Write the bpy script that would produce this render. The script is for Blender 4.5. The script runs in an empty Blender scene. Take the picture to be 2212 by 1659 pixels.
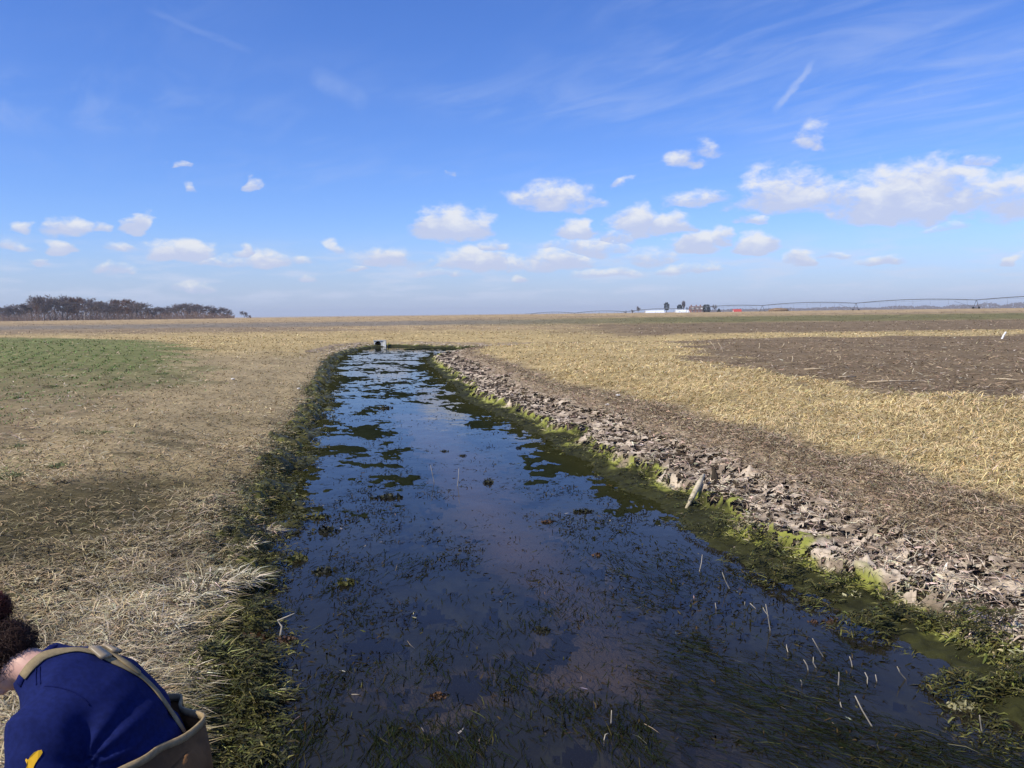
import bpy, bmesh, math, random
import numpy as np
from mathutils import Vector, Matrix, Euler

# ------------------------------------------------------------------ camera
R = math.radians
scene = bpy.context.scene
FPX, CXP, CYP = 1790.0, 1106.0, 829.5          # focal length and centre in units of a 2212 px wide picture
PITCH, ROLL = R(4.87), R(-0.63)
CAM = Vector((0.0, 0.0, 2.4))
cam_data = bpy.data.cameras.new('camera')
cam = bpy.data.objects.new('camera', cam_data)
scene.collection.objects.link(cam)
cam_data.sensor_width = 36.0
cam_data.lens = 36.0 * FPX / 2212.0
cam_data.clip_start = 0.05
cam_data.clip_end = 20000
ROT = Matrix.Rotation(math.pi / 2 - PITCH, 3, 'X') @ Matrix.Rotation(ROLL, 3, 'Z')
cam.matrix_world = Matrix.Translation(CAM) @ ROT.to_4x4()
scene.camera = cam

# ------------------------------------------------------------------ light and exposure
SUN_AZ, SUN_EL = R(-122), R(46)                 # azimuth from the view direction (+Y), towards +X positive
sun_dir = Vector((math.sin(SUN_AZ) * math.cos(SUN_EL), math.cos(SUN_AZ) * math.cos(SUN_EL), math.sin(SUN_EL)))
sun_data = bpy.data.lights.new('sun', 'SUN')
sun_data.energy = 5.0
sun_data.angle = R(0.53)
sun_data.color = (1.0, 0.94, 0.80)
sun = bpy.data.objects.new('sun', sun_data)
sun.rotation_euler = (-sun_dir).to_track_quat('-Z', 'Y').to_euler()
sun.location = (-30, 10, 40)
scene.collection.objects.link(sun)
scene.view_settings.view_transform = 'Standard'
scene.view_settings.look = 'None'
scene.view_settings.exposure = 0.0
scene.view_settings.gamma = 1.0
scene.cycles.use_denoising = True
scene.cycles.max_bounces = 6
scene.cycles.diffuse_bounces = 2
scene.cycles.glossy_bounces = 3
scene.cycles.transparent_max_bounces = 12
scene.cycles.volume_bounces = 0
scene.cycles.caustics_reflective = False
scene.cycles.caustics_refractive = False


def ray(px, py):
    return (ROT @ Vector(((px - CXP) / FPX, -(py - CYP) / FPX, -1.0))).normalized()


def at_depth(px, py, y):
    d = ray(px, py)
    return CAM + d * (y / d.y)


def at_z(px, py, z):
    d = ray(px, py)
    return CAM + d * ((z - CAM.z) / d.z)


# ------------------------------------------------------------------ world: sky and clouds
class NT:
    """small helper for long chains of maths nodes"""
    def __init__(self, tree):
        self.t = tree

    def val(self, sock, v):
        if hasattr(v, 'is_linked') or hasattr(v, 'links'):
            self.t.links.new(v, sock)
        else:
            sock.default_value = v

    def m(self, op, a, b=None, c=None, clamp=False):
        n = self.t.nodes.new('ShaderNodeMath')
        n.operation = op
        n.use_clamp = clamp
        self.val(n.inputs[0], a)
        if b is not None:
            self.val(n.inputs[1], b)
        if c is not None:
            self.val(n.inputs[2], c)
        return n.outputs[0]

    def v(self, op, a, b, c=None):
        n = self.t.nodes.new('ShaderNodeVectorMath')
        n.operation = op
        self.val(n.inputs[0], a)
        self.val(n.inputs[1], b)
        if c is not None:
            self.val(n.inputs[2], c)
        return n.outputs['Value' if op == 'DOT_PRODUCT' else 'Vector']

    def mixc(self, f, a, b, mode='MIX'):
        n = self.t.nodes.new('ShaderNodeMix')
        n.data_type = 'RGBA'
        n.blend_type = mode
        self.val(n.inputs['Factor'], f)
        for k, v in ((6, a), (7, b)):
            if isinstance(v, tuple):
                n.inputs[k].default_value = (*v, 1.0) if len(v) == 3 else v
            else:
                self.t.links.new(v, n.inputs[k])
        return n.outputs[2]

    def ss(self, v, a, b):
        n = self.t.nodes.new('ShaderNodeMapRange')
        n.interpolation_type = 'SMOOTHSTEP'
        self.val(n.inputs[0], v)
        n.inputs[1].default_value = a
        n.inputs[2].default_value = b
        return n.outputs[0]

    def noise(self, vec, scale, detail=4, rough=0.55, dist=0.0, lac=2.0):
        n = self.t.nodes.new('ShaderNodeTexNoise')
        if vec is not None:
            self.t.links.new(vec, n.inputs['Vector'])
        n.inputs['Scale'].default_value = scale
        n.inputs['Detail'].default_value = detail
        n.inputs['Roughness'].default_value = rough
        n.inputs['Distortion'].default_value = dist
        n.inputs['Lacunarity'].default_value = lac
        return n.outputs['Fac']

    def comb(self, x, y, z):
        n = self.t.nodes.new('ShaderNodeCombineXYZ')
        for i, v in enumerate((x, y, z)):
            self.val(n.inputs[i], v)
        return n.outputs[0]


def azel(px, py):
    d = ray(px, py)
    return math.atan2(d.x, d.y), math.asin(d.z)


def build_world():
    w = bpy.data.worlds.new('World')
    scene.world = w
    w.use_nodes = True
    t = w.node_tree
    t.nodes.clear()
    N = NT(t)
    out = t.nodes.new('ShaderNodeOutputWorld')
    sky = t.nodes.new('ShaderNodeTexSky')
    sky.sky_type = 'NISHITA'
    sky.sun_disc = False
    sky.sun_elevation = SUN_EL
    sky.sun_rotation = SUN_AZ
    sky.altitude = 0
    sky.air_density = 1.0
    sky.dust_density = 0.25
    sky.ozone_density = 1.6
    tc = t.nodes.new('ShaderNodeTexCoord')
    sep = t.nodes.new('ShaderNodeSeparateXYZ')
    t.links.new(tc.outputs['Generated'], sep.inputs[0])
    X, Y, Z = sep.outputs
    az = N.m('ARCTAN2', X, Y)
    el = N.m('ARCSINE', Z)
    # puffy detail, in angle space, a little stretched sideways
    v1 = N.comb(N.m('MULTIPLY', az, 1.0), N.m('MULTIPLY', el, 1.7), 0.37)
    n1 = N.noise(v1, 40, 6, 0.6, 0.2)
    wn = t.nodes.new('ShaderNodeTexNoise')
    t.links.new(v1, wn.inputs['Vector'])
    wn.inputs['Scale'].default_value = 24
    wn.inputs['Detail'].default_value = 3
    ws = t.nodes.new('ShaderNodeSeparateColor')
    t.links.new(wn.outputs['Color'], ws.inputs[0])
    azw = N.m('MULTIPLY_ADD', N.m('SUBTRACT', ws.outputs[0], 0.5), 0.075, az)
    elw = N.m('MULTIPLY_ADD', N.m('SUBTRACT', ws.outputs[1], 0.5), 0.022, el)
    # px, py of the middle of the flat base, half width, height, strength
    clouds = [
        (975, 503, 98, 62, 1.0), (1195, 446, 102, 52, .62), (1385, 500, 60, 60, 1.0), (1445, 498, 62, 40, .9),
        (1252, 507, 52, 36, .85), (1265, 541, 92, 32, .6), (1505, 538, 52, 46, .9), (1555, 522, 40, 34, .75),
        (1635, 537, 56, 36, .8), (1690, 440, 120, 82, .62), (1935, 455, 160, 100, 1.0), (2010, 430, 95, 100, .7),
        (2190, 450, 150, 95, .55), (1475, 358, 42, 36, .5), (1515, 333, 36, 30, .42), (1500, 438, 70, 28, .45),
        (840, 570, 78, 34, .75), (1020, 573, 90, 40, .95), (1220, 572, 80, 34, .7), (1400, 562, 75, 26, .45),
        (390, 557, 80, 40, .85), (575, 570, 70, 30, .7), (520, 548, 26, 18, .5), (300, 497, 42, 42, .9),
        (150, 500, 58, 40, .6), (215, 495, 28, 22, .5), (127, 540, 42, 28, .75), (35, 502, 34, 22, .5),
        (25, 537, 40, 16, .5), (250, 590, 50, 22, .6), (548, 403, 24, 24, .5), (410, 415, 21, 18, .45),
        (375, 353, 15, 10, .36), (1735, 570, 44, 30, .75), (1812, 553, 40, 18, .55), (1893, 572, 46, 20, .62),
        (2182, 570, 34, 22, .62), (1630, 482, 24, 18, .5), (655, 604, 30, 14, .5), (780, 583, 38, 12, .5),
        (400, 624, 70, 14, .42), (965, 377, 11, 10, .36), (255, 540, 34, 16, .4), (1745, 312, 40, 50, .33),
        (85, 566, 26, 15, .5), (1130, 602, 28, 14, .45), (1300, 592, 90, 14, .4), (1480, 585, 90, 15, .4),
        (1800, 440, 150, 62, .5), (2080, 440, 120, 80, .6), (1110, 575, 60, 26, .5), (470, 570, 60, 22, .45), (1330, 520, 60, 30, .4),
        (2060, 490, 70, 24, .36), (730, 545, 26, 26, .35), (1065, 535, 40, 20, .42), (1917, 483, 14, 12, .4),
        (950, 595, 70, 12, .4), (2120, 350, 60, 24, .36), (1340, 400, 20, 22, .33),
    ]
    vec3 = N.comb(azw, elw, elw)

    def puffs(lo, hi):
        """strongest cloud mask and height within that cloud, for the clouds between two azimuths"""
        M = -1.0
        V = (0, 0, 0)
        for px, py, hw, h, s in clouds:
            a0, e0 = azel(px, py)
            hw, h = hw * 1.08, h * 1.15
            a1, _ = azel(px + hw, py)
            _, e1 = azel(px, py - h)
            if a0 + (a1 - a0) * 1.5 < lo or a0 - (a1 - a0) * 1.5 > hi:
                continue
            ka, ke = 1 / (a1 - a0), 1 / (e1 - e0)
            q = N.v('MULTIPLY_ADD', vec3, (ka, ke, -3.2 * ke), (-a0 * ka, -e0 * ke, 3.2 * e0 * ke))
            qm = N.v('MAXIMUM', q, (-9, 0, 0))
            r2 = N.v('DOT_PRODUCT', qm, qm)
            s = min(1.05, s * 1.12 + .04)
            mi = N.m('MULTIPLY_ADD', r2, -s, s)
            if V == (0, 0, 0):
                V = q
            else:
                mx = t.nodes.new('ShaderNodeMix')
                mx.data_type = 'VECTOR'
                N.val(mx.inputs[0], N.m('GREATER_THAN', mi, M))
                t.links.new(V, mx.inputs[4]); t.links.new(q, mx.inputs[5])
                V = mx.outputs[1]
            M = N.m('MAXIMUM', M, mi)
        sp = t.nodes.new('ShaderNodeSeparateXYZ')
        t.links.new(V, sp.inputs[0])
        return M, sp.outputs[1]

    # faint cloud streets low over the horizon, and everywhere else round the sky
    v3 = N.comb(N.m('MULTIPLY', az, 1.0), N.m('MULTIPLY', el, 6.0), 3.1)
    n3 = N.noise(v3, 11, 5, 0.6)
    low = N.m('MULTIPLY', N.ss(el, 0.002, 0.03), N.m('SUBTRACT', 1.0, N.ss(el, 0.045, 0.10)))
    lowm = N.m('MULTIPLY', N.m('MULTIPLY', N.ss(n3, 0.45, 0.66), low), 0.5)
    # cirrus: projected on a high flat layer, stretched
    zz = N.m('MAXIMUM', Z, 0.05)
    cu = N.m('DIVIDE', X, zz)
    cv = N.m('DIVIDE', Y, zz)
    a = R(33)
    ru = N.m('ADD', N.m('MULTIPLY', cu, math.cos(a)), N.m('MULTIPLY', cv, math.sin(a)))
    rv = N.m('SUBTRACT', N.m('MULTIPLY', cv, math.cos(a)), N.m('MULTIPLY', cu, math.sin(a)))
    vc = N.comb(N.m('MULTIPLY', ru, 2.4), N.m('MULTIPLY', rv, 0.8), 1.0)
    c1 = N.noise(vc, 1.5, 6, 0.6, 0.6)
    c2 = N.noise(N.comb(cu, cv, 4.2), 0.55, 2, 0.5)
    side = N.m('ADD', N.m('MULTIPLY', N.ss(az, -0.25, 0.55), 0.22), c2)
    cir = N.m('MULTIPLY', N.ss(c1, 0.36, 0.78), N.ss(side, 0.40, 0.74))
    cir = N.m('MULTIPLY', N.m('MULTIPLY', cir, 0.34), N.ss(el, 0.10, 0.24))
    # two short torn contrails
    trails = []
    for (p, q, wd, st) in (((1664, 250), (1768, 122), 9, .42), ((1975, 180), (2010, 235), 11, .16),
                           ((300, 10), (560, 120), 9, .10), ((660, 150), (800, 222), 26, .14)):
        (a0, e0), (a1, e1) = azel(*p), azel(*q)
        L = math.hypot(a1 - a0, e1 - e0)
        ux, uy = (a1 - a0) / L, (e1 - e0) / L
        ax = N.m('SUBTRACT', az, a0)
        ey = N.m('SUBTRACT', el, e0)
        al = N.m('ADD', N.m('MULTIPLY', ax, ux / L), N.m('MULTIPLY', ey, uy / L))
        ac = N.m('ADD', N.m('MULTIPLY', ax, -uy), N.m('MULTIPLY', ey, ux))
        ac = N.m('ADD', ac, N.m('MULTIPLY', N.m('SUBTRACT', n1, 0.5), 0.012))
        wr = wd / FPX
        ca = N.m('SUBTRACT', 1.0, N.ss(N.m('ABSOLUTE', ac), wr * 0.15, wr * 1.3))
        cb = N.m('MULTIPLY', N.ss(al, -0.02, 0.25), N.m('SUBTRACT', 1.0, N.ss(al, 0.8, 1.05)))
        trails.append(N.m('MULTIPLY', N.m('MULTIPLY', ca, cb), N.m('MULTIPLY', n1, st * 1.9)))
    tr = trails[0]
    for x in trails[1:]:
        tr = N.m('MAXIMUM', tr, x)
    hs = t.nodes.new('ShaderNodeHueSaturation')
    hs.inputs['Saturation'].default_value = SKY_SAT
    hs.inputs['Hue'].default_value = SKY_HUE
    t.links.new(sky.outputs[0], hs.inputs['Color'])
    base = N.mixc(1.0, hs.outputs[0], SKY_TINT, 'MULTIPLY')
    k = 1.0 / SKY_STRENGTH
    base = N.mixc(N.m('MULTIPLY', N.m('SUBTRACT', 1.0, N.ss(el, -0.02, 0.11)), 0.8), base, (0.43 * k, 0.52 * k, 0.77 * k))
    cir_c = (0.56 * k, 0.66 * k, 0.92 * k)
    col = N.mixc(N.m('MAXIMUM', cir, tr), base, cir_c)
    col = N.mixc(lowm, col, (0.66 * k, 0.72 * k, 0.90 * k))

    def clouded(M, V, soft=.72):
        dens = N.m('ADD', M, N.m('MULTIPLY', N.m('SUBTRACT', n1, 0.5), 1.6))
        cov = N.m('MULTIPLY', N.ss(dens, -0.05, soft), N.ss(M, -0.3, 0.22))
        brighter = N.ss(N.m('ADD', V, N.m('MULTIPLY', N.m('SUBTRACT', n1, 0.5), 1.5)), 0.0, 0.75)
        cc = N.mixc(brighter, (0.57 * k, 0.63 * k, 0.84 * k), (0.86 * k, 0.87 * k, 0.90 * k))
        b = t.nodes.new('ShaderNodeBackground')
        t.links.new(N.mixc(N.m('MULTIPLY', cov, 0.9), col, cc), b.inputs[0])
        b.inputs[1].default_value = SKY_STRENGTH
        return b.outputs[0]

    def choose(f, a, b):
        m = t.nodes.new('ShaderNodeMixShader')
        t.links.new(f, m.inputs[0]); t.links.new(a, m.inputs[1]); t.links.new(b, m.inputs[2])
        return m.outputs[0]

    # the same kind of scattered small clouds all round, where no single cloud was laid out
    nb = N.noise(N.comb(az, N.m('MULTIPLY', el, 2.5), 11.0), 4.5, 2, 0.5)
    band = N.m('MULTIPLY', N.ss(el, 0.03, 0.07), N.m('SUBTRACT', 1.0, N.ss(el, 0.16, 0.24)))
    Mo = N.m('MULTIPLY_ADD', N.m('MULTIPLY', N.ss(nb, 0.50, 0.66), band), 1.5, -0.6)
    other = clouded(Mo, 0.4)
    cuts = (-0.75, -0.2, 0.12, 0.75)
    sh = other
    for lo, hi in zip(cuts[:-1], cuts[1:]):
        Mi, Vi = puffs(lo, hi)
        f = N.m('MULTIPLY', N.m('GREATER_THAN', az, lo), N.m('LESS_THAN', az, hi))
        f = N.m('MULTIPLY', f, N.m('MULTIPLY', N.m('GREATER_THAN', el, 0.0), N.m('LESS_THAN', el, 0.27)))
        sh = choose(f, sh, clouded(Mi, Vi))
    f = N.m('MULTIPLY', N.m('GREATER_THAN', el, 0.27), 1.0)
    plain_bg = t.nodes.new('ShaderNodeBackground')
    t.links.new(col, plain_bg.inputs[0])
    plain_bg.inputs[1].default_value = SKY_STRENGTH
    sh = choose(f, sh, plain_bg.outputs[0])
    t.links.new(sh, out.inputs[0])
    w.cycles.sampling_method = 'MANUAL'
    w.cycles.sample_map_resolution = 256


SKY_STRENGTH, SKY_SAT, SKY_HUE, SKY_TINT = 0.10, 1.18, 0.5, (.85, 1.05, 1.70)
build_world()

# ------------------------------------------------------------------ noise
def _hash(ix, iy, seed):
    h = (ix.astype(np.int64) * 374761393 + iy.astype(np.int64) * 668265263 + seed * 974711) & 0xFFFFFFFF
    h = ((h ^ (h >> 13)) * 1274126177) & 0xFFFFFFFF
    h = h ^ (h >> 16)
    return (h & 0xFFFFFF) / float(0xFFFFFF)


def vnoise(x, y, seed=0):
    x = np.asarray(x, float); y = np.asarray(y, float)
    ix, iy = np.floor(x), np.floor(y)
    fx, fy = x - ix, y - iy
    fx = fx * fx * (3 - 2 * fx); fy = fy * fy * (3 - 2 * fy)
    a = _hash(ix, iy, seed); b = _hash(ix + 1, iy, seed)
    c = _hash(ix, iy + 1, seed); d = _hash(ix + 1, iy + 1, seed)
    return (a + (b - a) * fx) * (1 - fy) + (c + (d - c) * fx) * fy


def fbm(x, y, scale=1.0, octv=4, seed=0, gain=0.5):
    s, amp, tot = 0.0, 1.0, 0.0
    for o in range(octv):
        s = s + amp * vnoise(x * scale * 2 ** o + 17.3 * o, y * scale * 2 ** o - 9.1 * o, seed + o * 7)
        tot += amp
        amp *= gain
    return s / tot


def sst(a, b, v):
    t = np.clip((np.asarray(v, float) - a) / (b - a), 0, 1)
    return t * t * (3 - 2 * t)


# ------------------------------------------------------------------ the stream's outline
def wz(pts, z=0.0):
    return [tuple(at_z(px, py, z)[:2]) for px, py in pts]


LEFT_PX = [(462, 1640), (478, 1560), (500, 1480), (490, 1400), (520, 1330), (560, 1260), (560, 1200), (590, 1120), (598, 1085),
           (615, 1030), (650, 985), (665, 940), (690, 900), (700, 865), (692, 838), (712, 808), (712, 788), (735, 770),
           (765, 760), (792, 752), (825, 748), (862, 748), (905, 750), (950, 752.5), (1000, 754), (1045, 754.5)]
RIGHT_PX = [(2140, 1545), (2120, 1480), (2060, 1400), (1930, 1385), (1850, 1330), (1740, 1265), (1660, 1225), (1560, 1185), (1500, 1140),
            (1430, 1090), (1380, 1060), (1330, 1035), (1240, 985), (1170, 945), (1130, 920), (1060, 892), (1000, 862),
            (985, 835), (955, 812), (935, 795), (920, 780), (930, 768), (965, 762), (1000, 760), (1040, 759)]
left_chain = [(-1.35, 0.2), (-1.5, 2.0), (-1.62, 3.4)] + wz(LEFT_PX) + [(1.0, 57.0), (10.0, 57.5)]
right_chain = [(2.9, 0.2), (2.95, 2.0), (3.0, 3.8)] + wz(RIGHT_PX) + [(1.0, 53.4), (10.0, 54.2)]
left_chain = np.array(left_chain); right_chain = np.array(right_chain)


def densify(ch, seed):
    """finer, slightly ragged shore"""
    out = []
    for i in range(len(ch) - 1):
        a, b = ch[i], ch[i + 1]
        n = max(1, int(np.hypot(*(b - a)) / (0.35 + 0.02 * a[1])))
        n = min(n, 14)
        for k in range(n):
            out.append(a + (b - a) * k / n)
    out.append(ch[-1])
    out = np.array(out)
    # smooth
    for _ in range(2):
        out[1:-1] = out[:-2] * .25 + out[1:-1] * .5 + out[2:] * .25
    dst = np.linalg.norm(out, axis=1)
    amp = 0.10 + 0.004 * dst
    out[:, 0] += (fbm(out[:, 0], out[:, 1], 1.3, 3, seed) - .5) * 2 * amp
    return out


LC, RC = densify(left_chain, 3), densify(right_chain, 5)
POLY = np.vstack([LC, RC[::-1]])


def chain_dist(x, y, ch):
    best = np.full(x.shape, 1e18)
    for i in range(len(ch) - 1):
        ax, ay = ch[i]; bx, by = ch[i + 1]
        dx, dy = bx - ax, by - ay
        L2 = dx * dx + dy * dy + 1e-12
        t = np.clip(((x - ax) * dx + (y - ay) * dy) / L2, 0, 1)
        q = (x - ax - t * dx) ** 2 + (y - ay - t * dy) ** 2
        np.minimum(best, q, out=best)
    return np.sqrt(best)


def in_poly(x, y, poly):
    c = np.zeros(x.shape, bool)
    n = len(poly)
    j = n - 1
    for i in range(n):
        xi, yi = poly[i]; xj, yj = poly[j]
        if yi != yj:
            cond = ((yi > y) != (yj > y)) & (x < (xj - xi) * (y - yi) / (yj - yi) + xi)
            c ^= cond
        j = i
    return c


def poly_sd(x, y, poly):
    """signed distance, positive inside"""
    poly = np.asarray(poly)
    d = chain_dist(x, y, np.vstack([poly, poly[:1]]))
    return np.where(in_poly(x, y, poly), d, -d)


def stream_exact(x, y):
    """signed distance to the water (negative inside) and distances to each bank"""
    x = np.asarray(x, float); y = np.asarray(y, float)
    dl = np.full(x.shape, 500.0); dr = np.full(x.shape, 500.0)
    near = (y < 140) & (y > -30) & (np.abs(x) < 120)
    if near.any():
        dl[near] = chain_dist(x[near], y[near], LC)
        dr[near] = chain_dist(x[near], y[near], RC)
    ins = np.zeros(x.shape, bool)
    if near.any():
        ins[near] = in_poly(x[near], y[near], POLY)
    d = np.minimum(dl, dr)
    return np.where(ins, -d, d), dl, dr


_TA = np.radians(np.arange(-56, 56.01, .16))
_TR = np.log(1.0) + np.arange(0, 420) * .0122
_ga, _gr = np.meshgrid(_TA, np.exp(_TR))
_TAB = stream_exact((np.sin(_ga) * _gr).ravel(), (np.cos(_ga) * _gr).ravel())
_TAB = [a.reshape(_ga.shape) for a in _TAB]


def stream(x, y):
    """the same from a table, for the many points in front of the camera"""
    x = np.asarray(x, float); y = np.asarray(y, float)
    r = np.hypot(x, y)
    a = np.arctan2(x, y)
    u = (a - _TA[0]) / (_TA[1] - _TA[0])
    v = np.log(np.maximum(r, 1e-3)) / .0122
    ok = (u >= 0) & (u < len(_TA) - 1.001) & (v >= 0) & (v < 418.9)
    out = [np.full(x.shape, 500.0) for _ in range(3)]
    i = np.floor(u[ok]).astype(int); j = np.floor(v[ok]).astype(int)
    fu = u[ok] - i; fv = v[ok] - j
    for o, T in zip(out, _TAB):
        o[ok] = (T[j, i] * (1 - fu) + T[j, i + 1] * fu) * (1 - fv) + (T[j + 1, i] * (1 - fu) + T[j + 1, i + 1] * fu) * fv
    bad = ~ok
    if bad.any():
        ex = stream_exact(x[bad], y[bad])
        for o, e in zip(out, ex):
            o[bad] = e
    return tuple(out)


TOWER_X = [-400, -100, 15, 43, 72, 100, 128, 157, 185, 260, 500]
TOWER_Z = [0.8, -0.5, -1.9, -1.85, -1.4, -0.3, 1.0, 1.4, 1.8, 2.2, 2.2]


def tz(x, y, sdv=None, fine=True):
    """height of the land"""
    x = np.asarray(x, float); y = np.asarray(y, float)
    if sdv is None:
        sdv = stream(x, y)
    sd, dl, dr = sdv
    L = 0.09 * sst(0, .22, sd) + 0.10 * sst(.15, .9, sd) + 0.22 * sst(.6, 3.2, sd) + 0.30 * sst(2, 10, sd)
    eR = sd + (fbm(x, y, 1.4, 4, 101) - .5) * .5 if fine else sd
    Rr = 0.035 * sst(0, .2, sd) + 0.12 * sst(.32, .54, eR) * sst(0, .2, sd) + 0.30 * sst(.6, 2.8, sd) + 0.24 * sst(2, 7, sd)
    k = sst(-0.6, 0.6, dl - dr)
    bank = L * (1 - k) + Rr * k
    bed = -0.04 - 0.26 * sst(0, 1.1, -sd) * (1 - 0.35 * sst(1.0, 2.2, -sd))
    z = np.where(sd > 0, bank, bed)
    # road embankment the camera stands on
    rb = sst(1.5, 0.3, y)
    z = z * (1 - rb) + 0.8 * rb
    r = np.hypot(x, y)
    fld = 0.72 + 1.25 * sst(40, 300, y) * (1 + np.clip(x, -250, 300) * 0.0016)
    f = sst(28, 110, r) * sst(3, 25, sd)
    z = z * (1 - f) + np.where(y > 0, fld, 0.75) * f
    beyond = np.interp(x, TOWER_X, TOWER_Z)
    fb = sst(290, 345, y)
    z = z * (1 - fb) + beyond * fb
    ff = sst(700, 1400, r)
    z = z * (1 - ff) + (-2.0 + 0.0012 * np.clip(x, -2500, 3500)) * ff
    if fine:
        a = sst(0.02, 0.5, sd) * (1 - rb)
        z = z + a * (fbm(x, y, 0.55, 3, 11) - .5) * 0.16 * sst(120, 20, r)
        z = z + a * (fbm(x, y, 3.1, 3, 12) - .5) * 0.085 * sst(60, 6, r)
        ai = sst(0.0, 0.3, -sd)
        z = z + ai * (fbm(x, y, 1.1, 3, 14) - .5) * 0.10
    return z


def hit(px, py, lift=0.0):
    """where the line of sight through a pixel meets the land or the water"""
    d = ray(px, py)
    t = 1.0
    prev = 0.0
    while t < 3000:
        p = CAM + d * t
        z = max(0.0, float(tz(np.array([p.x]), np.array([p.y]), None, True)[0])) + lift
        if p.z <= z:
            lo, hi = prev, t
            for _ in range(24):
                mid = (lo + hi) / 2
                p = CAM + d * mid
                z = max(0.0, float(tz(np.array([p.x]), np.array([p.y]), None, True)[0])) + lift
                if p.z <= z:
                    hi = mid
                else:
                    lo = mid
            return CAM + d * hi
        prev = t
        t *= 1.03
    return CAM + d * 400


def hits(pts):
    return np.array([tuple(hit(*p)[:2]) for p in pts])


# zones of the land, each outlined where the photograph shows it
Z_WHEAT = hits([(-500, 727), (-200, 727), (0, 729), (200, 731), (330, 735), (405, 748), (445, 780), (440, 825), (340, 858), (190, 893), (0, 935), (-300, 1000), (-700, 1100)])
Z_TILL = hits([(1440, 738), (1700, 730), (2212, 722), (2700, 712), (3100, 900), (2500, 905), (2212, 885), (1950, 850), (1760, 824), (1630, 800), (1520, 776)])
Z_MOSS = hits([(-200, 1060), (0, 1050), (170, 1035), (310, 1050), (420, 1085), (380, 1130), (250, 1190), (120, 1240), (-200, 1260)])
Z_OPEN = np.array(wz([(820, 872), (880, 960), (950, 1050), (1000, 1150), (1060, 1230), (1195, 1300), (1080, 1390), (900, 1450), (740, 1540), (900, 1580), (1100, 1480),
                      (1300, 1500), (1400, 1600), (1480, 1760), (1700, 1760), (1520, 1560), (1440, 1430), (1370, 1300), (1250, 1190), (1170, 1090), (1050, 960), (960, 872)], 0.0))
C = {k: np.array(v) for k, v in dict(
    thatch=(.325, .248, .135), straw=(.49, .365, .17), soil=(.125, .092, .066), mud=(.42, .335, .25), olive=(.034, .034, .008),
    lime=(.25, .255, .05), wheat=(.06, .105, .022), grey=(.215, .18, .135), fargreen=(.135, .13, .05), stub=(.36, .26, .14),
    moss=(.085, .07, .03), bed=(.175, .136, .112), weed=(.022, .026, .016), brown=(.285, .21, .128), till=(.225, .162, .095)).items()}


def mix(a, b, f):
    return a + (b - a) * np.asarray(f)[..., None]


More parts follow.
